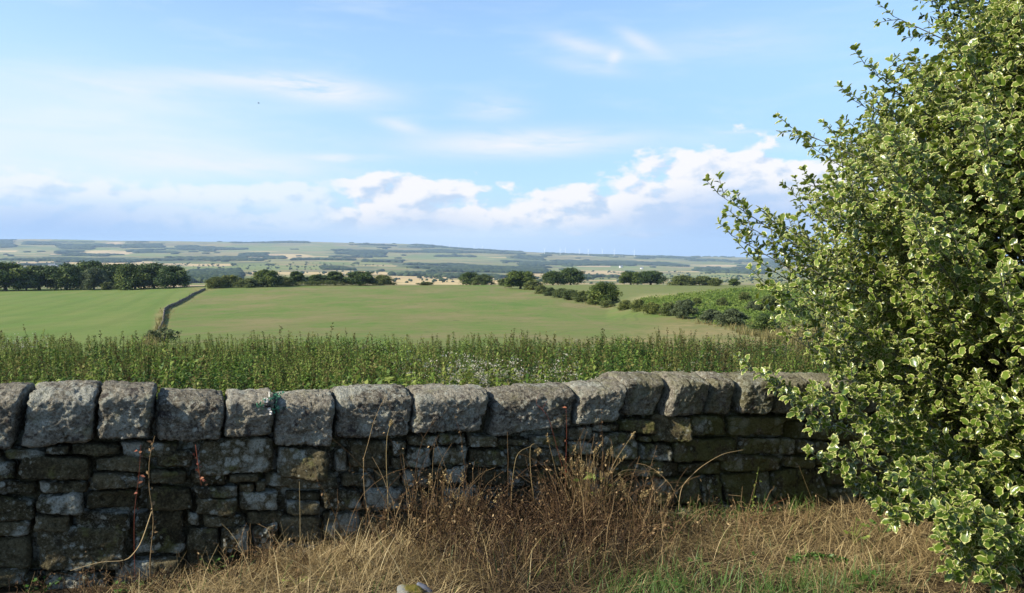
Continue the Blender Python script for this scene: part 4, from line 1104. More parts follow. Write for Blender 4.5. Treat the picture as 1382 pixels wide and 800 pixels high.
def build_field_wall():
    pts = [(277, 391), (268, 395), (259, 399), (248, 406), (237, 412), (227, 416), (222, 420), (221, 428), (220, 436), (214, 447), (208, 456)]
    P = np.array([ground_hit(*p) for p in pts])
    t = np.linspace(0, len(P) - 1, 260); C = np.stack([np.interp(t, range(len(P)), P[:, k]) for k in range(2)], 1)
    for _ in range(6): C[1:-1] = (C[:-2] + 2 * C[1:-1] + C[2:]) / 4
    d = np.gradient(C, axis=0); d /= np.linalg.norm(d, axis=1)[:, None]; nrm = np.stack([-d[:, 1], d[:, 0]], 1)
    z = near_z(C[:, 0], C[:, 1])
    h = .62 + .26 * n2(C[:, 0], C[:, 1], 1.2, 80)
    prof = [(-.3, -.3), (-.28, .3), (-.22, .75), (-.17, 1.0), (.0, 1.12), (.17, 1.0), (.22, .75), (.28, .3), (.3, -.3)]
    V = []
    for o, k in prof:
        k0 = np.clip(C[:, 1] / 190, .34, 1.0) * .72
        j = n2(C[:, 0] + o * 9, C[:, 1] + k * 5, .7, 81) * .11
        V.append(np.stack([C[:, 0] + nrm[:, 0] * (o * k0 + j), C[:, 1] + nrm[:, 1] * (o * k0 + j), z + k * h * k0 * 1.55], 1))
    V = np.stack(V, 1).reshape(-1, 3)
    def fn(g):
        v = g.voro(g.scale3(g.pos(), 2.2, 2.2, 4.5), 1.0, out=1); k = g.sepc(v)[0]; e = g.voro(g.scale3(g.pos(), 2.2, 2.2, 4.5), 1.0, 'DISTANCE_TO_EDGE')
        return princ(g, g.mix(g.ss(e, .0, .12), (.05, .042, .032), g.ramp(k, [(0, (.07, .06, .045)), (1, (.24, .215, .17))])), .95, .1)
    o = mk('field_wall', V, [grid_faces(260, len(prof))], [material('field_wall_mat', fn)])
    tag(o, 'low winding stone wall dividing the two green fields on the left', 'wall')

# ------------------------------------------------------------------ trees beyond the fields
TREES = [ # px, top row, base row, width px, variant, name, category, label
 (8, 356, 392, 60, 0, 'oak_tree', 'tree', 'broad oak cut by the left frame edge at the start of the tree row'),
 (36, 371, 392, 30, 3, 'oak_tree', 'tree', 'short dark oak squeezed between two taller trees at the far left'),
 (53, 360, 391, 34, 1, 'oak_tree', 'tree', 'lighter green oak second of the tall trees from the left edge'),
 (90, 358, 391, 47, 2, 'oak_tree', 'tree', 'round dark oak with daylight under its crown on the left of the row'),
 (122, 352, 387, 52, 0, 'oak_tree', 'tree', 'tallest oak of the left row, rising behind a greyish tree'),
 (127, 363, 391, 30, 4, 'ash_tree', 'tree', 'greyish-green ash standing in front of the tallest oak'),
 (159, 357, 388, 36, 1, 'oak_tree', 'tree', 'oak just right of the tallest tree, a pale bush at its foot'),
 (182, 358, 391, 42, 2, 'oak_tree', 'tree', 'broad mid-green oak in the middle right of the left row'),
 (147, 381, 391, 16, 6, 'hawthorn_bush', 'bush', 'small yellow-green bush under the left tree row'),
 (208, 357, 389, 40, 3, 'oak_tree', 'tree', 'dark oak with a visible trunk, last but one of the left row'),
 (235, 360, 389, 40, 0, 'oak_tree', 'tree', 'very dark oak ending the left tree row on its right'),
 (172, 372, 391, 24, 6, 'hawthorn_bush', 'bush', 'round bush leaning on the broad oak of the left row'),
 (290, 374, 389, 22, 7, 'hawthorn_bush', 'bush', 'first low bush right of the field wall top'),
 (311, 372, 388, 26, 6, 'hawthorn_bush', 'bush', 'brownish bush left of the round dark oak on the crest'),
 (337, 376, 388, 26, 8, 'hawthorn_bush', 'bush', 'green bush touching the left of the round dark oak on the crest'),
 (361, 365, 387, 34, 2, 'oak_tree', 'tree', 'round dark oak standing tallest on the middle crest'),
 (384, 374, 386, 18, 6, 'hawthorn_bush', 'bush', 'low bush tucked right behind the round dark crest oak'),
 (400, 367, 385, 22, 5, 'ash_tree', 'tree', 'narrow light-green tree on the middle crest'),
 (428, 371, 385, 26, 1, 'oak_tree', 'tree', 'spreading small tree in the middle of the crest hedge'),
 (452, 367, 385, 26, 5, 'oak_tree', 'tree', 'upright dark tree left of the twin-crowned crest tree'),
 (486, 367, 385, 40, 3, 'oak_tree', 'tree', 'wide twin-crowned dark tree on the middle crest'),
 (516, 371, 384, 30, 7, 'hawthorn_bush', 'bush', 'rounded bush ending the middle crest hedge on its right'),
 (574, 380, 385, 20, 8, 'hawthorn_bush', 'bush', 'lone low bush barely topping the crest in the centre'),
 (634, 366, 383, 26, 2, 'oak_tree', 'tree', 'dark oak on the left of a pair at the crest centre'),
 (651, 369, 383, 28, 7, 'oak_tree', 'tree', 'rounded tree on the right of the pair at the crest centre'),
 (680, 376, 385, 18, 8, 'hawthorn_bush', 'bush', 'thin bush starting the hedge right of the crest pair'),
 (702, 367, 390, 36, 1, 'oak_tree', 'tree', 'full oak at the top of the long sloping hedge'),
 (719, 379, 391, 22, 6, 'hawthorn_bush', 'bush', 'round bush touching the oak at the top of the sloping hedge'),
 (746, 365, 383, 26, 3, 'oak_tree', 'tree', 'left tree of the dark clump behind the sloping hedge'),
 (770, 361, 383, 34, 0, 'oak_tree', 'tree', 'right and taller tree of the dark clump behind the sloping hedge'),
 (815, 382, 411, 40, 2, 'oak_tree', 'tree', 'lone round dark oak standing out of the sloping hedge'),
 (851, 367, 384, 26, 1, 'oak_tree', 'tree', 'smaller left tree of the pair on the right-hand crest'),
 (878, 366, 384, 36, 3, 'oak_tree', 'tree', 'wide dark tree right in the pair on the right-hand crest'),
 (920, 372, 385, 34, 7, 'oak_tree', 'tree', 'low spreading tree between the wide pair and the holly, dark'),
 (948, 373, 385, 24, 6, 'oak_tree', 'tree', 'lighter low tree next to the dark spreading one on the right crest'),
 (965, 375, 386, 18, 8, 'hawthorn_bush', 'bush', 'dark low bush right of the lighter low tree'),
 (990, 376, 386, 12, 5, 'ash_tree', 'tree', 'tiny upright tree alone near the holly on the right crest'),
 (730, 385, 396, 16, 6, 'hawthorn_bush', 'bush', 'first small hedge bush below the oak on the slope'),
 (743, 388, 399, 18, 8, 'hawthorn_bush', 'bush', 'second small hedge bush below the oak on the slope'),
 (757, 389, 402, 20, 7, 'hawthorn_bush', 'bush', 'middle bush of the sloping hedge, slightly taller'),
 (771, 391, 405, 19, 6, 'hawthorn_bush', 'bush', 'hedge bush two before the lone round oak'),
 (786, 393, 408, 18, 8, 'hawthorn_bush', 'bush', 'hedge bush directly left of the lone round oak'),
 (800, 396, 411, 14, 7, 'hawthorn_bush', 'bush', 'small bush under the left side of the lone round oak'),
 (820, 405, 415, 18, 6, 'hawthorn_bush', 'bush', 'low hedge bush directly below the lone round oak'),
 (844, 405, 418, 22, 8, 'hawthorn_bush', 'bush', 'rounded bush first below the lone oak to the right'),
 (862, 404, 420, 22, 7, 'hawthorn_bush', 'bush', 'dense dark bush second below the lone oak to the right'),
 (880, 408, 424, 20, 6, 'hawthorn_bush', 'bush', 'dense bush by the straw patch in the lower hedge'),
 (902, 408, 426, 22, 8, 'hawthorn_bush', 'bush', 'grey-green bush left of the last big hedge bush'),
 (924, 405, 430, 28, 4, 'willow_bush', 'bush', 'large greyish bush at the foot of the bracken bank'),
 (962, 418, 436, 30, 4, 'willow_bush', 'bush', 'low greyish bush in front of the bracken, left of two'),
 (988, 417, 440, 34, 4, 'willow_bush', 'bush', 'bigger greyish bush in front of the bracken, right of two'),
 (1032, 424, 448, 34, 2, 'hawthorn_bush', 'bush', 'dark rounded bush at the right end of the bracken bank'),
 (1040, 400, 420, 30, 7, 'hawthorn_bush', 'bush', 'dark bush up on the bracken bank beside the holly'),
 (1005, 394, 408, 16, 8, 'hawthorn_bush', 'bush', 'small scrub bush high on the bracken bank, left of the dark one by the holly'),
 (975, 402, 414, 14, 6, 'hawthorn_bush', 'bush', 'tiny scrub bush in the middle of the bracken bank'),
 (940, 402, 413, 15, 7, 'hawthorn_bush', 'bush', 'scrub bush on the left slope of the bracken bank above the greyish bush'),
 (1018, 406, 420, 18, 4, 'willow_bush', 'bush', 'greyish scrub halfway up the bracken bank near the holly'),
 (222, 441, 462, 30, 9, 'elder_bush', 'bush', 'thin see-through elder bush at the near end of the field wall'),
 (207, 444, 462, 18, 9, 'elder_bush', 'bush', 'smaller wispy elder left of the near end of the field wall'),
]

def build_trees():
    bark = material('bark_mat', lambda g: princ(g, g.mix(g.noise(g.pos(), 3), (.06, .05, .04), (.14, .12, .095)), .95, .1))
    dark = mat_tint('oak_leaf_mat', [(0, (.014, .028, .009)), (.4, (.036, .066, .016)), (.75, (.068, .105, .024)), (1, (.11, .15, .035))], .6, .25, .2, .8)
    grey = mat_tint('ash_leaf_mat', [(0, (.045, .060, .030)), (.5, (.095, .12, .052)), (1, (.16, .18, .085))], .7, .2, .25)
    olive = mat_tint('hawthorn_leaf_mat', [(0, (.03, .046, .014)), (.5, (.085, .115, .034)), (1, (.16, .18, .06))], .7, .2, .25, .6)
    spec = {0: dict(clumps=34, w=.62, low=.0), 1: dict(clumps=28, w=.54, low=.03), 2: dict(clumps=36, w=.56, low=-.03), 3: dict(clumps=30, w=.58, low=.02), 4: dict(clumps=22, w=.52, low=.0, leaf=.034),
            5: dict(clumps=18, w=.42, low=.05), 6: dict(clumps=18, w=.60, low=-.08, nleaf=2600, leaf=.042), 7: dict(clumps=22, w=.66, low=-.10, nleaf=2800, leaf=.04), 8: dict(clumps=15, w=.58, low=-.1, nleaf=2200, leaf=.045),
            9: dict(clumps=10, w=.6, low=0, nleaf=420, leaf=.05)}
    lib = {}
    for k, sp in spec.items():
        tr, cr = tree_parts(200 + k, '', None, **sp)
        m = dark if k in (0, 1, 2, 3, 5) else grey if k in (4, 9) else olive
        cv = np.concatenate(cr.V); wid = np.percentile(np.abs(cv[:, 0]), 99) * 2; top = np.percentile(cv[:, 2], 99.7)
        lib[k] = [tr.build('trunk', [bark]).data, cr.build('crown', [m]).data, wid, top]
    for o in [o for o in COL.objects if o.name.split('.')[0] in ('trunk', 'crown')]: bpy.data.objects.remove(o)
    r = np.random.default_rng(77)
    for px, yt, yb, w, k, name, cat, label in TREES:
        p = ground_hit(px, yb); d = p[1] / F
        h = (yb - yt) * d * 1.06; W = w * d * 1.15
        root = empty(name, tuple(p - np.array([0, 0, .1])), label, cat, 'trees and bushes beyond the field')
        tm, cm, wid, top = lib[k]
        sxy = W / wid; sz = h / top
        for nm, me in (('trunk', tm), ('crown', cm)):
            o = link(bpy.data.objects.new(nm, me), root)
        root.scale = (sxy, sxy, sz); root.rotation_euler = (0, 0, r.uniform(0, 6.28))
    build_crest_hedge(olive)
    return dark, bark

def build_crest_hedge(mat):
    r = np.random.default_rng(131); so = Soup(); n = 9000
    px = r.uniform(282, 534, n); P0 = np.array([ground_hit(x, np.interp(x, [280, 330, 400, 534], [389, 388, 386, 384.5])) for x in np.linspace(282, 534, 60)])
    X = np.interp(px, np.linspace(282, 534, 60), P0[:, 0]) + r.normal(0, .5, n); Y = np.interp(px, np.linspace(282, 534, 60), P0[:, 1]) + r.normal(0, .7, n)
    H = 1.7 + 1.5 * np.clip(n2(X, Y, 9, 132), -.6, 1); Z = vz(X, Y) + H * r.uniform(.02, 1, n) ** .7
    M = frames(unit(r.normal(size=(n, 3))), unit(r.normal(size=(n, 3)) * .7 + np.array([0, 0, .7]))) * r.uniform(.3, .6, n)[:, None, None]
    so.tile(*leaf_pair_template(), M, np.stack([X, Y, Z], 1), 0, np.clip(.4 + .3 * n2(X, Y, 12, 133) + r.normal(0, .15, n), 0, 1))
    tag(so.build('hedge', [mat]), 'low continuous field hedge running along the middle crest under the trees', 'hedge')

def build_far_trees(mat):
    r = np.random.default_rng(88)
    protos = []
    for k in range(3):
        o = blob_tree_mesh(k, mat).build('hedgerow_tree', [mat]); protos.append(o)
    cand = []
    for (a, b), my in HEDGE_LINES:
        L = math.hypot(a[0] - b[0], a[1] - b[1]); n = int(L / 26)
        if r.random() < .45: continue
        for i in range(n):
            if r.random() < .45: continue
            t = (i + r.random()) / n; cand.append((a[0] + (b[0] - a[0]) * t, a[1] + (b[1] - a[1]) * t))
    cand = np.array(cand); X, Y = cand.T; Z = hill_z(X, Y); px, py = project(X, Y, Z)
    k = (px > -10) & (px < 1100) & (py < 384) & (Y > 1150) & ~inside(WOOD, px, py)
    X, Y, Z = X[k], Y[k], Z[k]
    o_ = np.argsort(Y); sel = o_[:1600]; sel = r.permutation(sel)[:290]
    for i, j in enumerate(sel):
        o = protos[i] if i < 3 else link(protos[i % 3].copy())
        o.location = (X[j], Y[j], Z[j] - .3); h = r.uniform(6, 13); o.scale = (h * r.uniform(.9, 1.5), h * r.uniform(.9, 1.5), h); o.rotation_euler = (0, 0, r.uniform(0, 6.28))
        tag(o, 'small dark tree far off in the valley hedgerows', 'tree', 'distant hedgerow trees in the valley')
    rest = o_[:6000]; so = Soup(); Vi, Ti = ico(1); used = set(int(s) for s in sel)
    q = np.array([s for s in rest if int(s) not in used]); n = len(q)
    if n:
        M = rotz(r.uniform(0, 6.28, n)) * r.uniform(2.5, 6, n)[:, None, None]; M[:, 2, 2] = r.uniform(1.5, 4.5, n)
        so.tile(Vi * (1 + .3 * fbm(Vi * 2, 3, 4)[:, None]), Ti, M, np.stack([X[q], Y[q], Z[q] + 1.5], 1), 0, r.uniform(0, 1, n))
        tag(so.build('hedgerows', [mat]), 'thin dark hedgerows dividing the far valley fields', 'hedge', kind='stuff')

def hill_hit(px, py, lo=900, hi=9600):
    Y = np.linspace(lo, hi, 3000); d = ray(px, py); X = d[0] * Y / d[1]; Z = hill_z(X, Y); _, rows = project(X, Y, Z)
    i = np.where(rows <= py)[0]; k = i[0] if len(i) else int(np.argmin(rows)); return np.array([X[k], Y[k], Z[k]])

def build_turbines():
    wm = material('turbine_white_mat', lambda g: princ(g, (.85, .86, .87), .5, .3))
    r = np.random.default_rng(99)
    tw = Soup(); tw.tube([(0, 0, 0), (0, 0, 35), (0, 0, 70)], [2.6, 2.0, 1.5], 12)
    na = Soup(); V, Fq = cube_grid(3, 6, 3); V = V / (np.abs(V) ** 5).sum(1)[:, None] ** .2; na.add(V * np.array([2.0, 5, 2.0]) + np.array([0, -1, 71.5]), Fq)
    hub = np.array([0, -6.5, 71.5])
    hb = Soup(); V, Fq = cube_grid(4, 4, 4); hb.add(unit(V) * np.array([1.9, 2.4, 1.9]) + hub, Fq)
    tm = tw.build('tower', [wm]).data; nm = na.build('nacelle', [wm]).data; hm = hb.build('hub', [wm]).data
    bl = Soup(); st = np.linspace(0, 1, 9); ch = np.interp(st, [0, .15, 1], [1.3, 3.2, .7]); th = ch * .16
    V = []
    for s_, c, t in zip(st, ch, th):
        for a in np.arange(6) * PI / 3: V.append([c * .5 * math.cos(a), t * math.sin(a) * 1.0, 1 + s_ * 36])
    bl.add(np.array(V), np.stack([np.array([i * 6 + j, i * 6 + (j + 1) % 6, i * 6 + 6 + (j + 1) % 6, i * 6 + 6 + j]) for i in range(8) for j in range(6)]))
    bm_ = bl.build('blade', [wm]).data
    for o in [o for o in COL.objects if o.name.split('.')[0] in ('tower', 'nacelle', 'hub', 'blade')]: bpy.data.objects.remove(o)
    for i, px in enumerate((607, 619, 640, 651, 735, 756, 763, 782, 794, 813, 829, 856)):
        Y = r.uniform(8700, 9500); x = ray(px, 340)[0] * Y / ray(px, 340)[1]; z = hill_z(np.array([x]), np.array([Y]))[0]
        root = empty('wind_turbine', (x, Y, z), 'tiny white wind turbine standing on the far skyline', 'wind turbine', 'wind turbines on the far skyline')
        for nme, me in (('tower', tm), ('nacelle', nm), ('hub', hm)): link(bpy.data.objects.new(nme, me), root)
        a0 = r.uniform(0, 2)
        for k in range(3):
            b = link(bpy.data.objects.new('blade', bm_), root); b.location = hub; b.rotation_euler = (0, a0 + k * 2 * PI / 3, 0)
        root.rotation_euler = (0, 0, r.normal(0, .35)); 
        root.scale = (.62, .62, .62) if px < 700 else (.85, .85, .85)

def build_farms():
    wm = material('farm_wall_mat', lambda g: princ(g, g.mix(g.noise(g.pos(), .3), (.62, .60, .56), (.78, .76, .72)), .9, .1))
    rm = material('farm_roof_mat', lambda g: princ(g, g.mix(g.noise(g.pos(), .5), (.10, .11, .13), (.20, .20, .22)), .8, .2))
    dm = material('farm_window_mat', lambda g: princ(g, (.03, .035, .04), .2, .5))
    def house(px, py, L, D, Hh, rot, label):
        p = hill_hit(px, py); root = empty('farmhouse', tuple(p + np.array([0, 0, 2.0])), label, 'house')
        def box(name, x0, x1, y0, y1, z0, z1, m, par):
            V, Fq = cube_grid(1, 1, 1); V = (V + 1) / 2 * np.array([x1 - x0, y1 - y0, z1 - z0]) + np.array([x0, y0, z0]); return mk(name, V, [Fq], [m], par)
        l, d = L / 2, D / 2
        V = [(-l, -d, -6), (l, -d, -6), (l, d, -6), (-l, d, -6), (-l, -d, Hh), (l, -d, Hh), (l, d, Hh), (-l, d, Hh), (-l, 0, Hh + D * .42), (l, 0, Hh + D * .42)]
        mk('wall', np.array(V), [[[0, 1, 5, 4], [2, 3, 7, 6], [1, 2, 6, 5], [3, 0, 4, 7]], [[5, 6, 9], [7, 4, 8]]], [wm], root)
        e = .5; rz = Hh + D * .42 + .15; V = [(-l - e, -d - e, Hh - .1), (l + e, -d - e, Hh - .1), (l + e, 0, rz), (-l - e, 0, rz), (-l - e, d + e, Hh - .1), (l + e, d + e, Hh - .1)]
        V = np.array(V); V2 = V + np.array([0, 0, .35])
        rf = mk('roof', np.concatenate([V, V2]), [[[6, 7, 8, 9], [9, 8, 11, 10], [0, 3, 2, 1], [3, 4, 5, 2], [0, 1, 7, 6], [5, 4, 10, 11]]], [rm], root)
        box('chimney', l - 1.6, l - .5, -.6, .6, Hh + D * .3, rz + 1.8, wm, rf)
        for k in range(int(L // 4)): box('window', -l + 1.6 + k * 4, -l + 2.8 + k * 4, -d - .06, -d + .1, Hh * .45, Hh * .78, dm, root)
        root.rotation_euler = (0, 0, rot)
    house(70, 361, 26, 12, 9, .2, 'white farmhouse gable glimpsed above the trees at the far left')
    house(76, 361.5, 24, 10, 6, -.5, 'low white outbuilding beside the farmhouse at the far left')
    house(838, 361, 22, 12, 7, .4, 'pale cottage in the valley behind the right crest trees')
    house(866, 363, 20, 10, 6, -.3, 'small pale cottage right of the other in the valley village')

def build_bird():
    bmk = material('bird_mat', lambda g: princ(g, (.03, .03, .035), .8, .2))
    p = at(349, 139, 90); root = empty('bird', tuple(p), 'tiny dark bird gliding below the long white cloud', 'bird')
    V, Fq = cube_grid(6, 4, 4); V = unit(V) * np.array([.20, .06, .055]); V[:, 2] += 0
    mk('body', V, [Fq], [bmk], root, smooth=True)
    for sg in (-1, 1):
        W = np.array([[.08, 0, .03], [-.07, 0, .03], [.09, .22 * sg, .10], [-.05, .22 * sg, .10], [.02, .46 * sg, .06], [-.05, .45 * sg, .06]]); W2 = W - np.array([0, 0, .012])
        f = [[0, 1, 3, 2], [2, 3, 5, 4], [7, 6, 8, 9], [9, 8, 10, 11], [0, 2, 8, 6], [2, 4, 10, 8], [3, 1, 7, 9], [5, 3, 9, 11], [4, 5, 11, 10]]
        mk('wing', np.concatenate([W, W2]), [f], [bmk], root)
    root.rotation_euler = (0, 0, .3); root.scale = (.62, .62, .62)

# ------------------------------------------------------------------ the variegated holly
HX, HY = 3.28, 4.75
_hz = [-.6, -.35, -.04, .33, .69, .87, 1.24, 1.58, 1.96, 2.38, 2.77, 3.16, 3.6, 4.1, 4.6]
_hr = [.30, .62, 1.0, 1.32, 1.45, 1.72, 1.72, 1.86, 1.90, 1.52, 1.12, .82, .58, .30, .05]
def holly_leaf():
    t = np.array([0, .14, .34, .50, .68, .85, 1.0]); w = np.array([.03, .21, .33, .27, .32, .16, .0]); zo = np.array([0, .03, -.05, .06, -.05, .04, 0])
    V = []
    for a, b, zz in zip(t, w, zo):
        dr = -.16 * a * a
        for s_ in (-1, -.80, 0, .80, 1):
            V.append([a, b * s_, abs(b * s_) * .38 + dr + (zz if abs(s_) == 1 else 0)])
    f, m = [], []
    for i in range(6):
        for j in range(4):
            f.append([i * 5 + j, i * 5 + 5 + j, i * 5 + 6 + j, i * 5 + 1 + j]); m.append(1 if j in (0, 3) or i == 5 else 0)
    return np.array(V), np.array(f), np.array(m)

def build_holly():
    r = np.random.default_rng(123)
    def leafmat(g):
        t = g.attr('tint'); p = g.pos()
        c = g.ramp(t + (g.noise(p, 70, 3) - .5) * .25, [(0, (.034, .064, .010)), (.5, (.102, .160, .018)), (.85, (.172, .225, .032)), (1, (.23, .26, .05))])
        return leafy(g, c, .27, .50, .30, g.mix(.5, c, (.22, .28, .02)))
    def marginmat(g):
        t = g.attr('tint'); c = g.ramp(t, [(0, (.33, .35, .10)), (.6, (.50, .49, .18)), (1, (.62, .59, .30))])
        return leafy(g, c, .36, .4, .28)
    lm, mm = material('holly_leaf_mat', leafmat), material('holly_margin_mat', marginmat)
    bark = material('holly_bark_mat', lambda g: princ(g, g.mix(g.noise(g.pos(), 14, 5), (.07, .075, .05), (.20, .19, .14)), .85, .2, g.bump(g.noise(g.pos(), 40), .4, .01)))
    gz = float(vz(HX, HY)[0])
    root = empty('holly_tree', (HX, HY, gz), 'tall variegated holly with cream-edged glossy leaves filling the right side in front of the wall', 'tree')
    off = -np.array([HX, HY, gz])
    tr, tw, lf = Soup(), Soup(), Soup()
    tr.tube(np.array([(0, 0, -.1), (.01, 0, .3), (-.03, .02, 1.2), (.02, 0, 2.4), (0, 0, 3.6), (0, 0, 4.3)]) , [.10, .075, .06, .045, .025, .008], 9)
    for a in range(5):
        an = a * 1.3 + .4; e = np.array([math.cos(an) * .5, math.sin(an) * .5, 2.0 + a * .25])
        tr.tube([(0.02 * math.cos(an), 0.02 * math.sin(an), .1), tuple(e * .4 + np.array([0, 0, .1])), tuple(e)], [.05, .035, .012], 7)
    T = []
    # shoots that make the outline
    for px, py, Y in [(1206, 22, 4.7), (1168, 88, 4.5), (1152, 135, 4.5), (1190, 178, 4.2), (1068, 172, 4.8), (1098, 200, 4.6), (1127, 182, 4.9), (1100, 250, 4.3), (970, 262, 4.7), (1000, 300, 4.6), (988, 318, 4.8), (1045, 300, 4.4), (1012, 345, 4.7),
                      (1030, 380, 4.4), (1040, 420, 4.5), (1060, 450, 4.3), (1014, 497, 4.2), (1042, 518, 4.1), (1075, 545, 4.0), (1120, 500, 4.1), (1110, 470, 4.2), (1145, 545, 4.0), (1106, 622, 4.0), (1140, 612, 3.9), (1165, 665, 4.2), (1195, 690, 4.2),
                      (1200, 690, 3.8), (1276, 735, 3.5), (1290, 770, 3.45), (1285, 700, 3.4), (1230, 640, 3.6), (1270, 20, 4.3), (1250, 115, 4.2), (1310, 20, 4.2), (1150, 270, 4.1), (1080, 340, 4.1), (1090, 400, 4.0), (1340, 730, 3.4), (1330, 780, 3.4), (1268, 45, 4.6), (1290, 60, 4.1), (1220, 100, 4.5), (1205, 150, 4.4)]:
        T.append(at(px, py, Y))
    cnt = 0
    while cnt < 680:
        z = r.uniform(-.3, 4.5); R = np.interp(z, _hz, _hr)
        if r.random() > R / 1.9: continue
        a = r.uniform(0, 2 * PI)
        if math.cos(a) > .35 and r.random() < .45: continue          # away from the verge side: thinner
        rr = R * (r.uniform(.62, 1.02) if r.random() < .75 else r.uniform(.3, .7))
        rr *= 1 + .10 * math.sin(a * 5 + z * 4)
        P = np.array([HX + rr * math.cos(a), HY + rr * math.sin(a), z])
        if behind(P[0], P[1]) > -.15 and z < 1.1: continue
        qx, qy = project(P[0], P[1], P[2])
        if qx < 24 + np.interp(qy, [-120, 0, 50, 90, 130, 165, 200, 240, 262, 300, 345, 420, 495, 540, 600, 640, 700, 740, 790], [1340, 1285, 1240, 1190, 1170, 1128, 1095, 1108, 1025, 1012, 1026, 1058, 1100, 1140, 1170, 1185, 1245, 1300, 1320]): continue
        T.append(P); cnt += 1
    LP, LD, LU, LS, LT = [], [], [], [], []
    for P in T:
        z = P[2]; R = math.hypot(P[0] - HX, P[1] - HY)
        S0 = np.array([HX, HY, max(gz + .25, z - .45 * R - r.uniform(0, .2))])
        out = unit(np.array([P[0] - HX, P[1] - HY, 0.0]))
        mid = (S0 + P) / 2 + np.array([0, 0, r.uniform(-.12, .05)]) + r.normal(0, .04, 3)
        t = np.linspace(0, 1, 14)[:, None]
        C = S0 * (1 - t) ** 2 + mid * 2 * t * (1 - t) + P * t ** 2
        tw.tube(C + off, np.linspace(.006 + .003 * R, .0016, 14), 5)
        Lb = np.linalg.norm(np.diff(C, axis=0), axis=1).sum()
        start = max(0.12, 1 - .85 / max(Lb, .3)); nt = max(4, int((1 - start) * Lb / .058))
        shoot = r.uniform(.35, .8)
        for k in range(nt + 1):
            tt = start + (1 - start) * (k + r.uniform(-.3, .3)) / nt if k < nt else 1.0
            tt = min(max(tt, 0), 1); f = tt * 13; i = min(int(f), 12); B = C[i] + (C[i + 1] - C[i]) * (f - i); md = unit(C[i + 1] - C[i])
            if k == nt: d = unit(md + np.array([0, 0, .35])); L = .11
            else:
                q = unit(r.normal(size=3)); q = unit(q - md * np.dot(q, md)); d = unit(md * .75 + q * .8 + np.array([0, 0, .28]) + out * .1); L = r.uniform(.08, .21) * (1.15 - .45 * tt)
            E = B + d * L
            if behind(E[0], E[1]) > -.1 and E[2] < .95: continue
            tw.tube(np.stack([B, (B + E) / 2 + np.array([0, 0, .004]), E]) + off, [.0028, .0022, .0014], 4)
            nl = max(4, int(L / .0175)); ph = r.uniform(0, 6.28)
            for j in range(nl + 3):
                s_ = (j + .6) / nl if j < nl else 1.0
                if s_ > 1: s_ = 1.0
                ph += 2.4
                a1 = unit(np.cross(d, np.array([.3, .2, 1.]))); a2 = np.cross(d, a1)
                rad = a1 * math.cos(ph) + a2 * math.sin(ph)
                tip = s_ >= .95
                ld = unit(d * (.95 if tip else .55) + rad * (.65 if tip else .9) + r.normal(0, .15, 3))
                LP.append(B + d * L * s_ + rad * .003); LD.append(ld)
                LU.append(unit(d * .5 + out * .25 + np.array([0, 0, .75]) + r.normal(0, .38, 3)))
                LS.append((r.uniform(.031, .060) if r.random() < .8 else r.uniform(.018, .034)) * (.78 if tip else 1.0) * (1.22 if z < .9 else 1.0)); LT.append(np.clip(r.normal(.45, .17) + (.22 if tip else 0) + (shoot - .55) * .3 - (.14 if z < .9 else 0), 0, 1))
    LP, LD, LU = np.array(LP), np.array(LD), np.array(LU); LS, LT = np.array(LS), np.array(LT)
    V, Fq, m = holly_leaf()
    # older leaves deeper inside
    n = 0; IP = []
    while n < 30000:
        z = r.uniform(-.2, 4.3); a = r.uniform(0, 2 * PI); rr = np.interp(z, _hz, _hr) * r.uniform(.25, .88)
        P = np.array([HX + rr * math.cos(a), HY + rr * math.sin(a), z]); qx, qy = project(*P)
        if (behind(P[0], P[1]) > -.2 and z < 1.1) or qx < 60 + np.interp(qy, [0, 90, 165, 262, 420, 540, 640, 740, 790], [1290, 1190, 1130, 1040, 1065, 1150, 1190, 1300, 1325]): continue
        IP.append(P); n += 1
    IP = np.array(IP); io = unit(IP - np.array([HX, HY, 0.]) - np.array([0, 0, 1.]) * IP[:, 2:])
    LP = np.concatenate([LP, IP]); LD = np.concatenate([LD, unit(r.normal(size=(n, 3)) + io * .6)]); LU = np.concatenate([LU, unit(r.normal(size=(n, 3)) * .6 + io * .3 + np.array([0, 0, .8]))])
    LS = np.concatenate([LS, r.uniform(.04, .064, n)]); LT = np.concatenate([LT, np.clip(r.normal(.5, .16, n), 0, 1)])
    M = frames(LD, LU) * LS[:, None, None]
    M[:, :, 1] *= r.uniform(.85, 1.2, len(LS))[:, None]
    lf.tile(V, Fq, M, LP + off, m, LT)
    print('holly leaves', len(LP))
    tr.build('trunk', [bark], root, True); tw.build('branches', [bark], root, True)
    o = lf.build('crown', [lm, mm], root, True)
    # a few yellowed leaves
    return lm

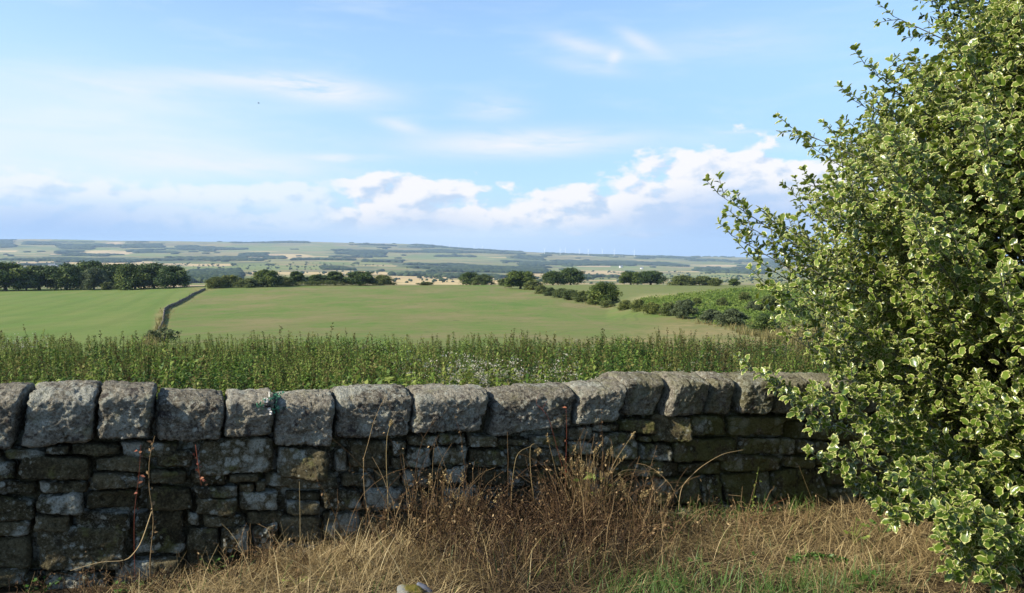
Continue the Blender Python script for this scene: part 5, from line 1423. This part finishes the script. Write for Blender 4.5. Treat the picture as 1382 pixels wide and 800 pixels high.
def build_back_oak(mat, bark):
    """the taller oak whose crown tip shows above the holly"""
    r = np.random.default_rng(5); X, Y = 9.6, 12.5; gz = float(vz(X, Y)[0])
    root = empty('oak_tree', (X, Y, gz), 'tall oak rising behind the holly, only its dark lobed leaves showing at the top right', 'tree')
    tr, cr = Soup(), Soup()
    tr.tube([(0, 0, -.2), (.05, 0, 1.2), (0, .1, 3), (.1, 0, 5.2), (0, 0, 7)], [.34, .26, .2, .12, .03], 10)
    lobe = np.array([[0, 0, 0], [.2, -.16, .02], [.38, -.12, 0], [.55, -.28, .03], [.7, -.18, 0], [1, 0, -.05], [.7, .18, 0], [.55, .28, .03], [.38, .12, 0], [.2, .16, .02]])
    lf = np.array([[0, 1, 2, 9], [2, 8, 9, 9], [2, 3, 4, 8], [4, 6, 7, 8], [4, 5, 6, 6]]); lf = np.array([[0, 1, 8, 9], [1, 2, 7, 8], [2, 3, 6, 7], [3, 4, 5, 6]])
    C = []
    tip = at(1290, 2, 12.0) - np.array([X, Y, gz])
    for k in range(46):
        n = unit(r.normal(size=3)); n[2] = abs(n[2]) * 1.0 - .25
        C.append(np.array([0, 0, 4.7]) + n * np.array([2.35, 2.3, 2.6]) * r.uniform(.6, 1.0))
    C += [tip, tip + np.array([.35, 0, .3]), tip + np.array([.5, .1, -.2]), tip + np.array([.1, .3, .35])]
    for c in C:
        s0 = np.array([0, 0, min(5, max(1.5, c[2] - 1.4))]); tr.tube([s0, (s0 + c) / 2 + np.array([0, 0, .15]), c], [.07, .04, .01], 6)
        n = 190; P = c + unit(r.normal(size=(n, 3))) * (r.uniform(0, 1, n) ** .5 * .55)[:, None]
        M = frames(unit(r.normal(size=(n, 3)) + np.array([0, 0, -.2])), unit(r.normal(size=(n, 3)) * .7 + np.array([0, 0, 1.]))) * r.uniform(.09, .15, n)[:, None, None]
        cr.tile(lobe, lf, M, P, 0, np.clip(r.normal(.55, .2, n), 0, 1))
    tr.build('trunk', [bark], root, True); cr.build('crown', [mat], root)

# ------------------------------------------------------------------ light, sky, air, camera
SUN_EL, SUN_ANG = 34.0, 203.5            # angle of the to-sun direction, counter-clockwise from +X
def build_world():
    w = bpy.data.worlds.new('World'); sc.world = w; w.use_nodes = True
    nt = w.node_tree; nt.nodes.clear(); g = G(nt)
    sky = g.n('ShaderNodeTexSky', sky_type='NISHITA'); sky.sun_disc = False
    sky.sun_elevation = R_(SUN_EL); sky.sun_rotation = R_(90 - SUN_ANG)
    sky.air_density = 1.0; sky.dust_density = .6; sky.ozone_density = 1.6; sky.altitude = 200
    dirv = S(g, g.n('ShaderNodeTexCoord').outputs['Generated'])
    x, y, z = g.sep(dirv)
    az = g.m('ARCTAN2', x, y) * 57.2958
    el = g.m('ARCSINE', z) * 57.2958
    K = 10.0
    c = g.mix(1.0, S(g, sky.outputs[0]), (1.0, 1.06, 1.12), 'MULTIPLY')
    c = g.mix(g.ss(el, 22, 7) * .72, c, g.mix(g.ss(az, -34, 4), (2.45, 3.70, 4.75), (1.75, 2.95, 4.65)))
    def gauss(a0, e0, sa, se, tilt=0.0):
        da = az - a0; dx = da / sa; dy = ((el - e0) - da * tilt) / se
        return g.m('EXPONENT', (dx * dx + dy * dy) * -1.0)
    # thin veil and cirrus streaks
    wv = g.noise(g.vec(az * .05, el * .22, 3.0), 1, 5, .6, .8)
    n1 = g.noise(g.vec(az * .075 + wv * .6, el * .42 + az * .01, 0.0), 1, 7, .60, .3)
    n2_ = g.noise(g.vec(az * .16, el * 1.0 + az * .04 + wv * 1.2, 8.0), 1, 7, .62, .4)
    spots = None
    for a0, e0, sa, se, tilt, amp in [(-13.8, 10.9, 4.6, .85, -.07, 1.0), (-21, 11.2, 5.5, .55, .0, .45), (1.0, 7.4, 8.0, .9, .02, .95), (-20.6, 5.5, 7.5, .8, -.03, .75), (-12, 6.2, 2.8, .30, 0, .7), (-1.4, 9.9, 2.4, .75, 0, .55), (-26, 10.2, 6, .8, 0, .5),
                                (5.0, 14.2, 2.6, .55, -.25, .55), (9.2, 14.3, 1.6, .55, -.5, .5), (5.8, 12.6, 3.2, .5, -.15, .35), (15.5, 13.9, 6, 1.2, 0, .30), (7.4, 13.2, .5, .5, .3, .55), (-8.2, 8.6, 1.6, .45, -.2, .6), (16.5, 7.9, 1.6, .15, 0, .35)]:
        q = gauss(a0, e0, sa, se, tilt) * amp
        spots = q if spots is None else spots + q
    ci = g.m('MULTIPLY', spots, g.ss(n2_ * .6 + n1 * .4, .27, .56), clamp=True)
    veil = gauss(-33, 6.5, 15, 3.8) * 1.05 + g.ss(n1, .47, .74) * .26 * g.ss(el, 2.5, 6) * g.ss(el, 60, 17)
    veil = g.m('MULTIPLY', veil, g.ss(n1, .18, .62, .45, 1.0), clamp=True)
    c = g.mix(g.m('MINIMUM', veil, .88), c, (3.75, 4.3, 4.75))
    c = g.mix(g.m('MINIMUM', ci, .92), c, (4.35, 4.4, 4.65))
    # blue distance along the horizon
    bl = g.ss(el, 4.2, .6)
    c = g.mix(bl * .82, c, g.mix(g.m('MINIMUM', gauss(-3, 1.2, 12, 2.4), 1.0), (2.0, 2.95, 4.5), (3.3, 3.95, 4.7)))
    # cumulus bank
    top = g.m('EXPONENT', (az - 16.5) * (az - 16.5) * -.008) * 3.7 + g.m('EXPONENT', (az + 7) * (az + 7) * -.022) * 2.0 + 3.3 + g.ss(az, -22, -30) * 1.3 - g.ss(az, -12.5, -14.5) * g.ss(az, -22, -18) * .5
    u, v = az * .20, el * .38
    wq = g.noise(g.vec(u, v, 5.0), 1.2, 4, .55)
    pn = g.vec(u + wq * .35, v + wq * .3, 2.0)
    nA = g.noise(pn, 1.75, 8, .50)
    nB = g.noise(g.vec(u + wq * .35 - .16, v + wq * .3 + .15, 2.0), 1.75, 6, .48)
    dens = g.ss((top - el) * .27 + (nA - .5) * 2.7 + gauss(15, 5.4, 8, 1.5) * .45 + gauss(-7.5, 4.2, 5, 1.2) * .40, .04, .42) * g.ss(el, .4, 1.8, .0, 1.0) * g.ss(az, -15, -11, .40, 1.0)
    dens = g.m('MAXIMUM', dens, g.ss(nA + gauss(9.5, .75, 2.6, .42) * .38 + gauss(3.5, .8, 2.4, .40) * .36 + gauss(-5.8, 1.2, 1.8, .5) * .36, .74, .88) * .85)
    farl = g.ss(az, -11.6, -14.2)
    dens = g.m('MAXIMUM', dens, farl * g.ss((4.5 - el) * .5 + (nA - .5) * 2.4, .0, .45) * g.ss(el, 2.0, 3.4) * .62)
    lit = g.ss((nA - nB) * 5.0 + (el - top) * .17, -1.15, -.05)
    ccol = g.mix(lit, (2.7, 3.35, 4.3), (4.6, 4.55, 4.65))
    ccol = g.mix(g.ss(top - el, 1.9, 4.2) * .70, ccol, (2.5, 3.2, 4.35))
    c = g.mix(dens * .96, c, ccol)
    # rain-blue under the right-hand cloud and on the far left
    c = g.mix(g.m('MINIMUM', gauss(17, 1.3, 6.0, 1.8) * .62 + gauss(-31, 1.3, 8, 1.5) * .55, .8), c, (1.75, 2.65, 4.35))
    bg = g.n('ShaderNodeBackground'); g.put(bg.inputs[0], c); bg.inputs[1].default_value = .12
    out = g.n('ShaderNodeOutputWorld'); nt.links.new(bg.outputs[0], out.inputs[0])
    w.cycles.sampling_method = 'MANUAL'; w.cycles.sample_map_resolution = 1024
    sun = bpy.data.lights.new('sun', 'SUN'); sun.energy = 4.6; sun.angle = R_(.53); sun.color = (1.0, .93, .80)
    so = link(bpy.data.objects.new('sun', sun))
    a, e = R_(SUN_ANG), R_(SUN_EL)
    d = Vector((math.cos(a) * math.cos(e), math.sin(a) * math.cos(e), math.sin(e)))
    so.rotation_euler = d.to_track_quat('Z', 'Y').to_euler(); so.location = d * 60

def build_haze():
    V, Fq = cube_grid(1, 1, 1); lo, hi = np.array([-14500, -450, -260.]), np.array([14500, 13200, 110.])
    m = bpy.data.materials.new('haze_mat'); m.use_nodes = True; nt = m.node_tree; nt.nodes.clear()
    pv = nt.nodes.new('ShaderNodeVolumePrincipled'); pv.inputs['Color'].default_value = (.56, .76, 1.0, 1); pv.inputs['Density'].default_value = 5.4e-5
    o_ = nt.nodes.new('ShaderNodeOutputMaterial'); nt.links.new(pv.outputs[0], o_.inputs['Volume'])
    o = mk('haze', (V + 1) / 2 * (hi - lo) + lo, [Fq], [m])
    tag(o, 'thin bluish haze over the valley', 'haze', kind='stuff')

def build_camera():
    cam = bpy.data.cameras.new('camera'); cam.sensor_width = 36; cam.lens = F / 1382 * 36; cam.clip_end = 60000; cam.clip_start = .05
    o = link(bpy.data.objects.new('camera', cam)); o.location = (0, 0, EYE); o.rotation_euler = (PI / 2 - PITCH, 0, 0); sc.camera = o

def main():
    build_camera(); build_world(); build_haze()
    build_ground(); build_hills()
    fw = mat_tint('far_wood_mat', [(0, (.022, .036, .018)), (.5, (.036, .055, .022)), (1, (.06, .08, .03))], .8, .1, .1)
    build_far_woods(fw); build_far_trees(fw)
    dark, bark = build_trees()
    build_field_wall(); build_turbines(); build_farms(); build_bird()
    build_bracken(); build_nettles()
    build_wall(); build_posy()
    s_, g_ = build_verge(); build_verge_plants(s_, g_)
    build_holly(); build_back_oak(dark, bark)
    sc.render.engine = 'CYCLES'; cy = sc.cycles
    cy.use_denoising = True; cy.max_bounces = 6; cy.diffuse_bounces = 3; cy.glossy_bounces = 2; cy.transmission_bounces = 3; cy.volume_bounces = 0; cy.transparent_max_bounces = 4
    cy.caustics_reflective = False; cy.caustics_refractive = False; cy.sample_clamp_indirect = 6
    vs = sc.view_settings; vs.view_transform = 'Standard'; vs.look = 'None'; vs.exposure = .85; vs.gamma = 1; vs.use_curve_mapping = False

main()
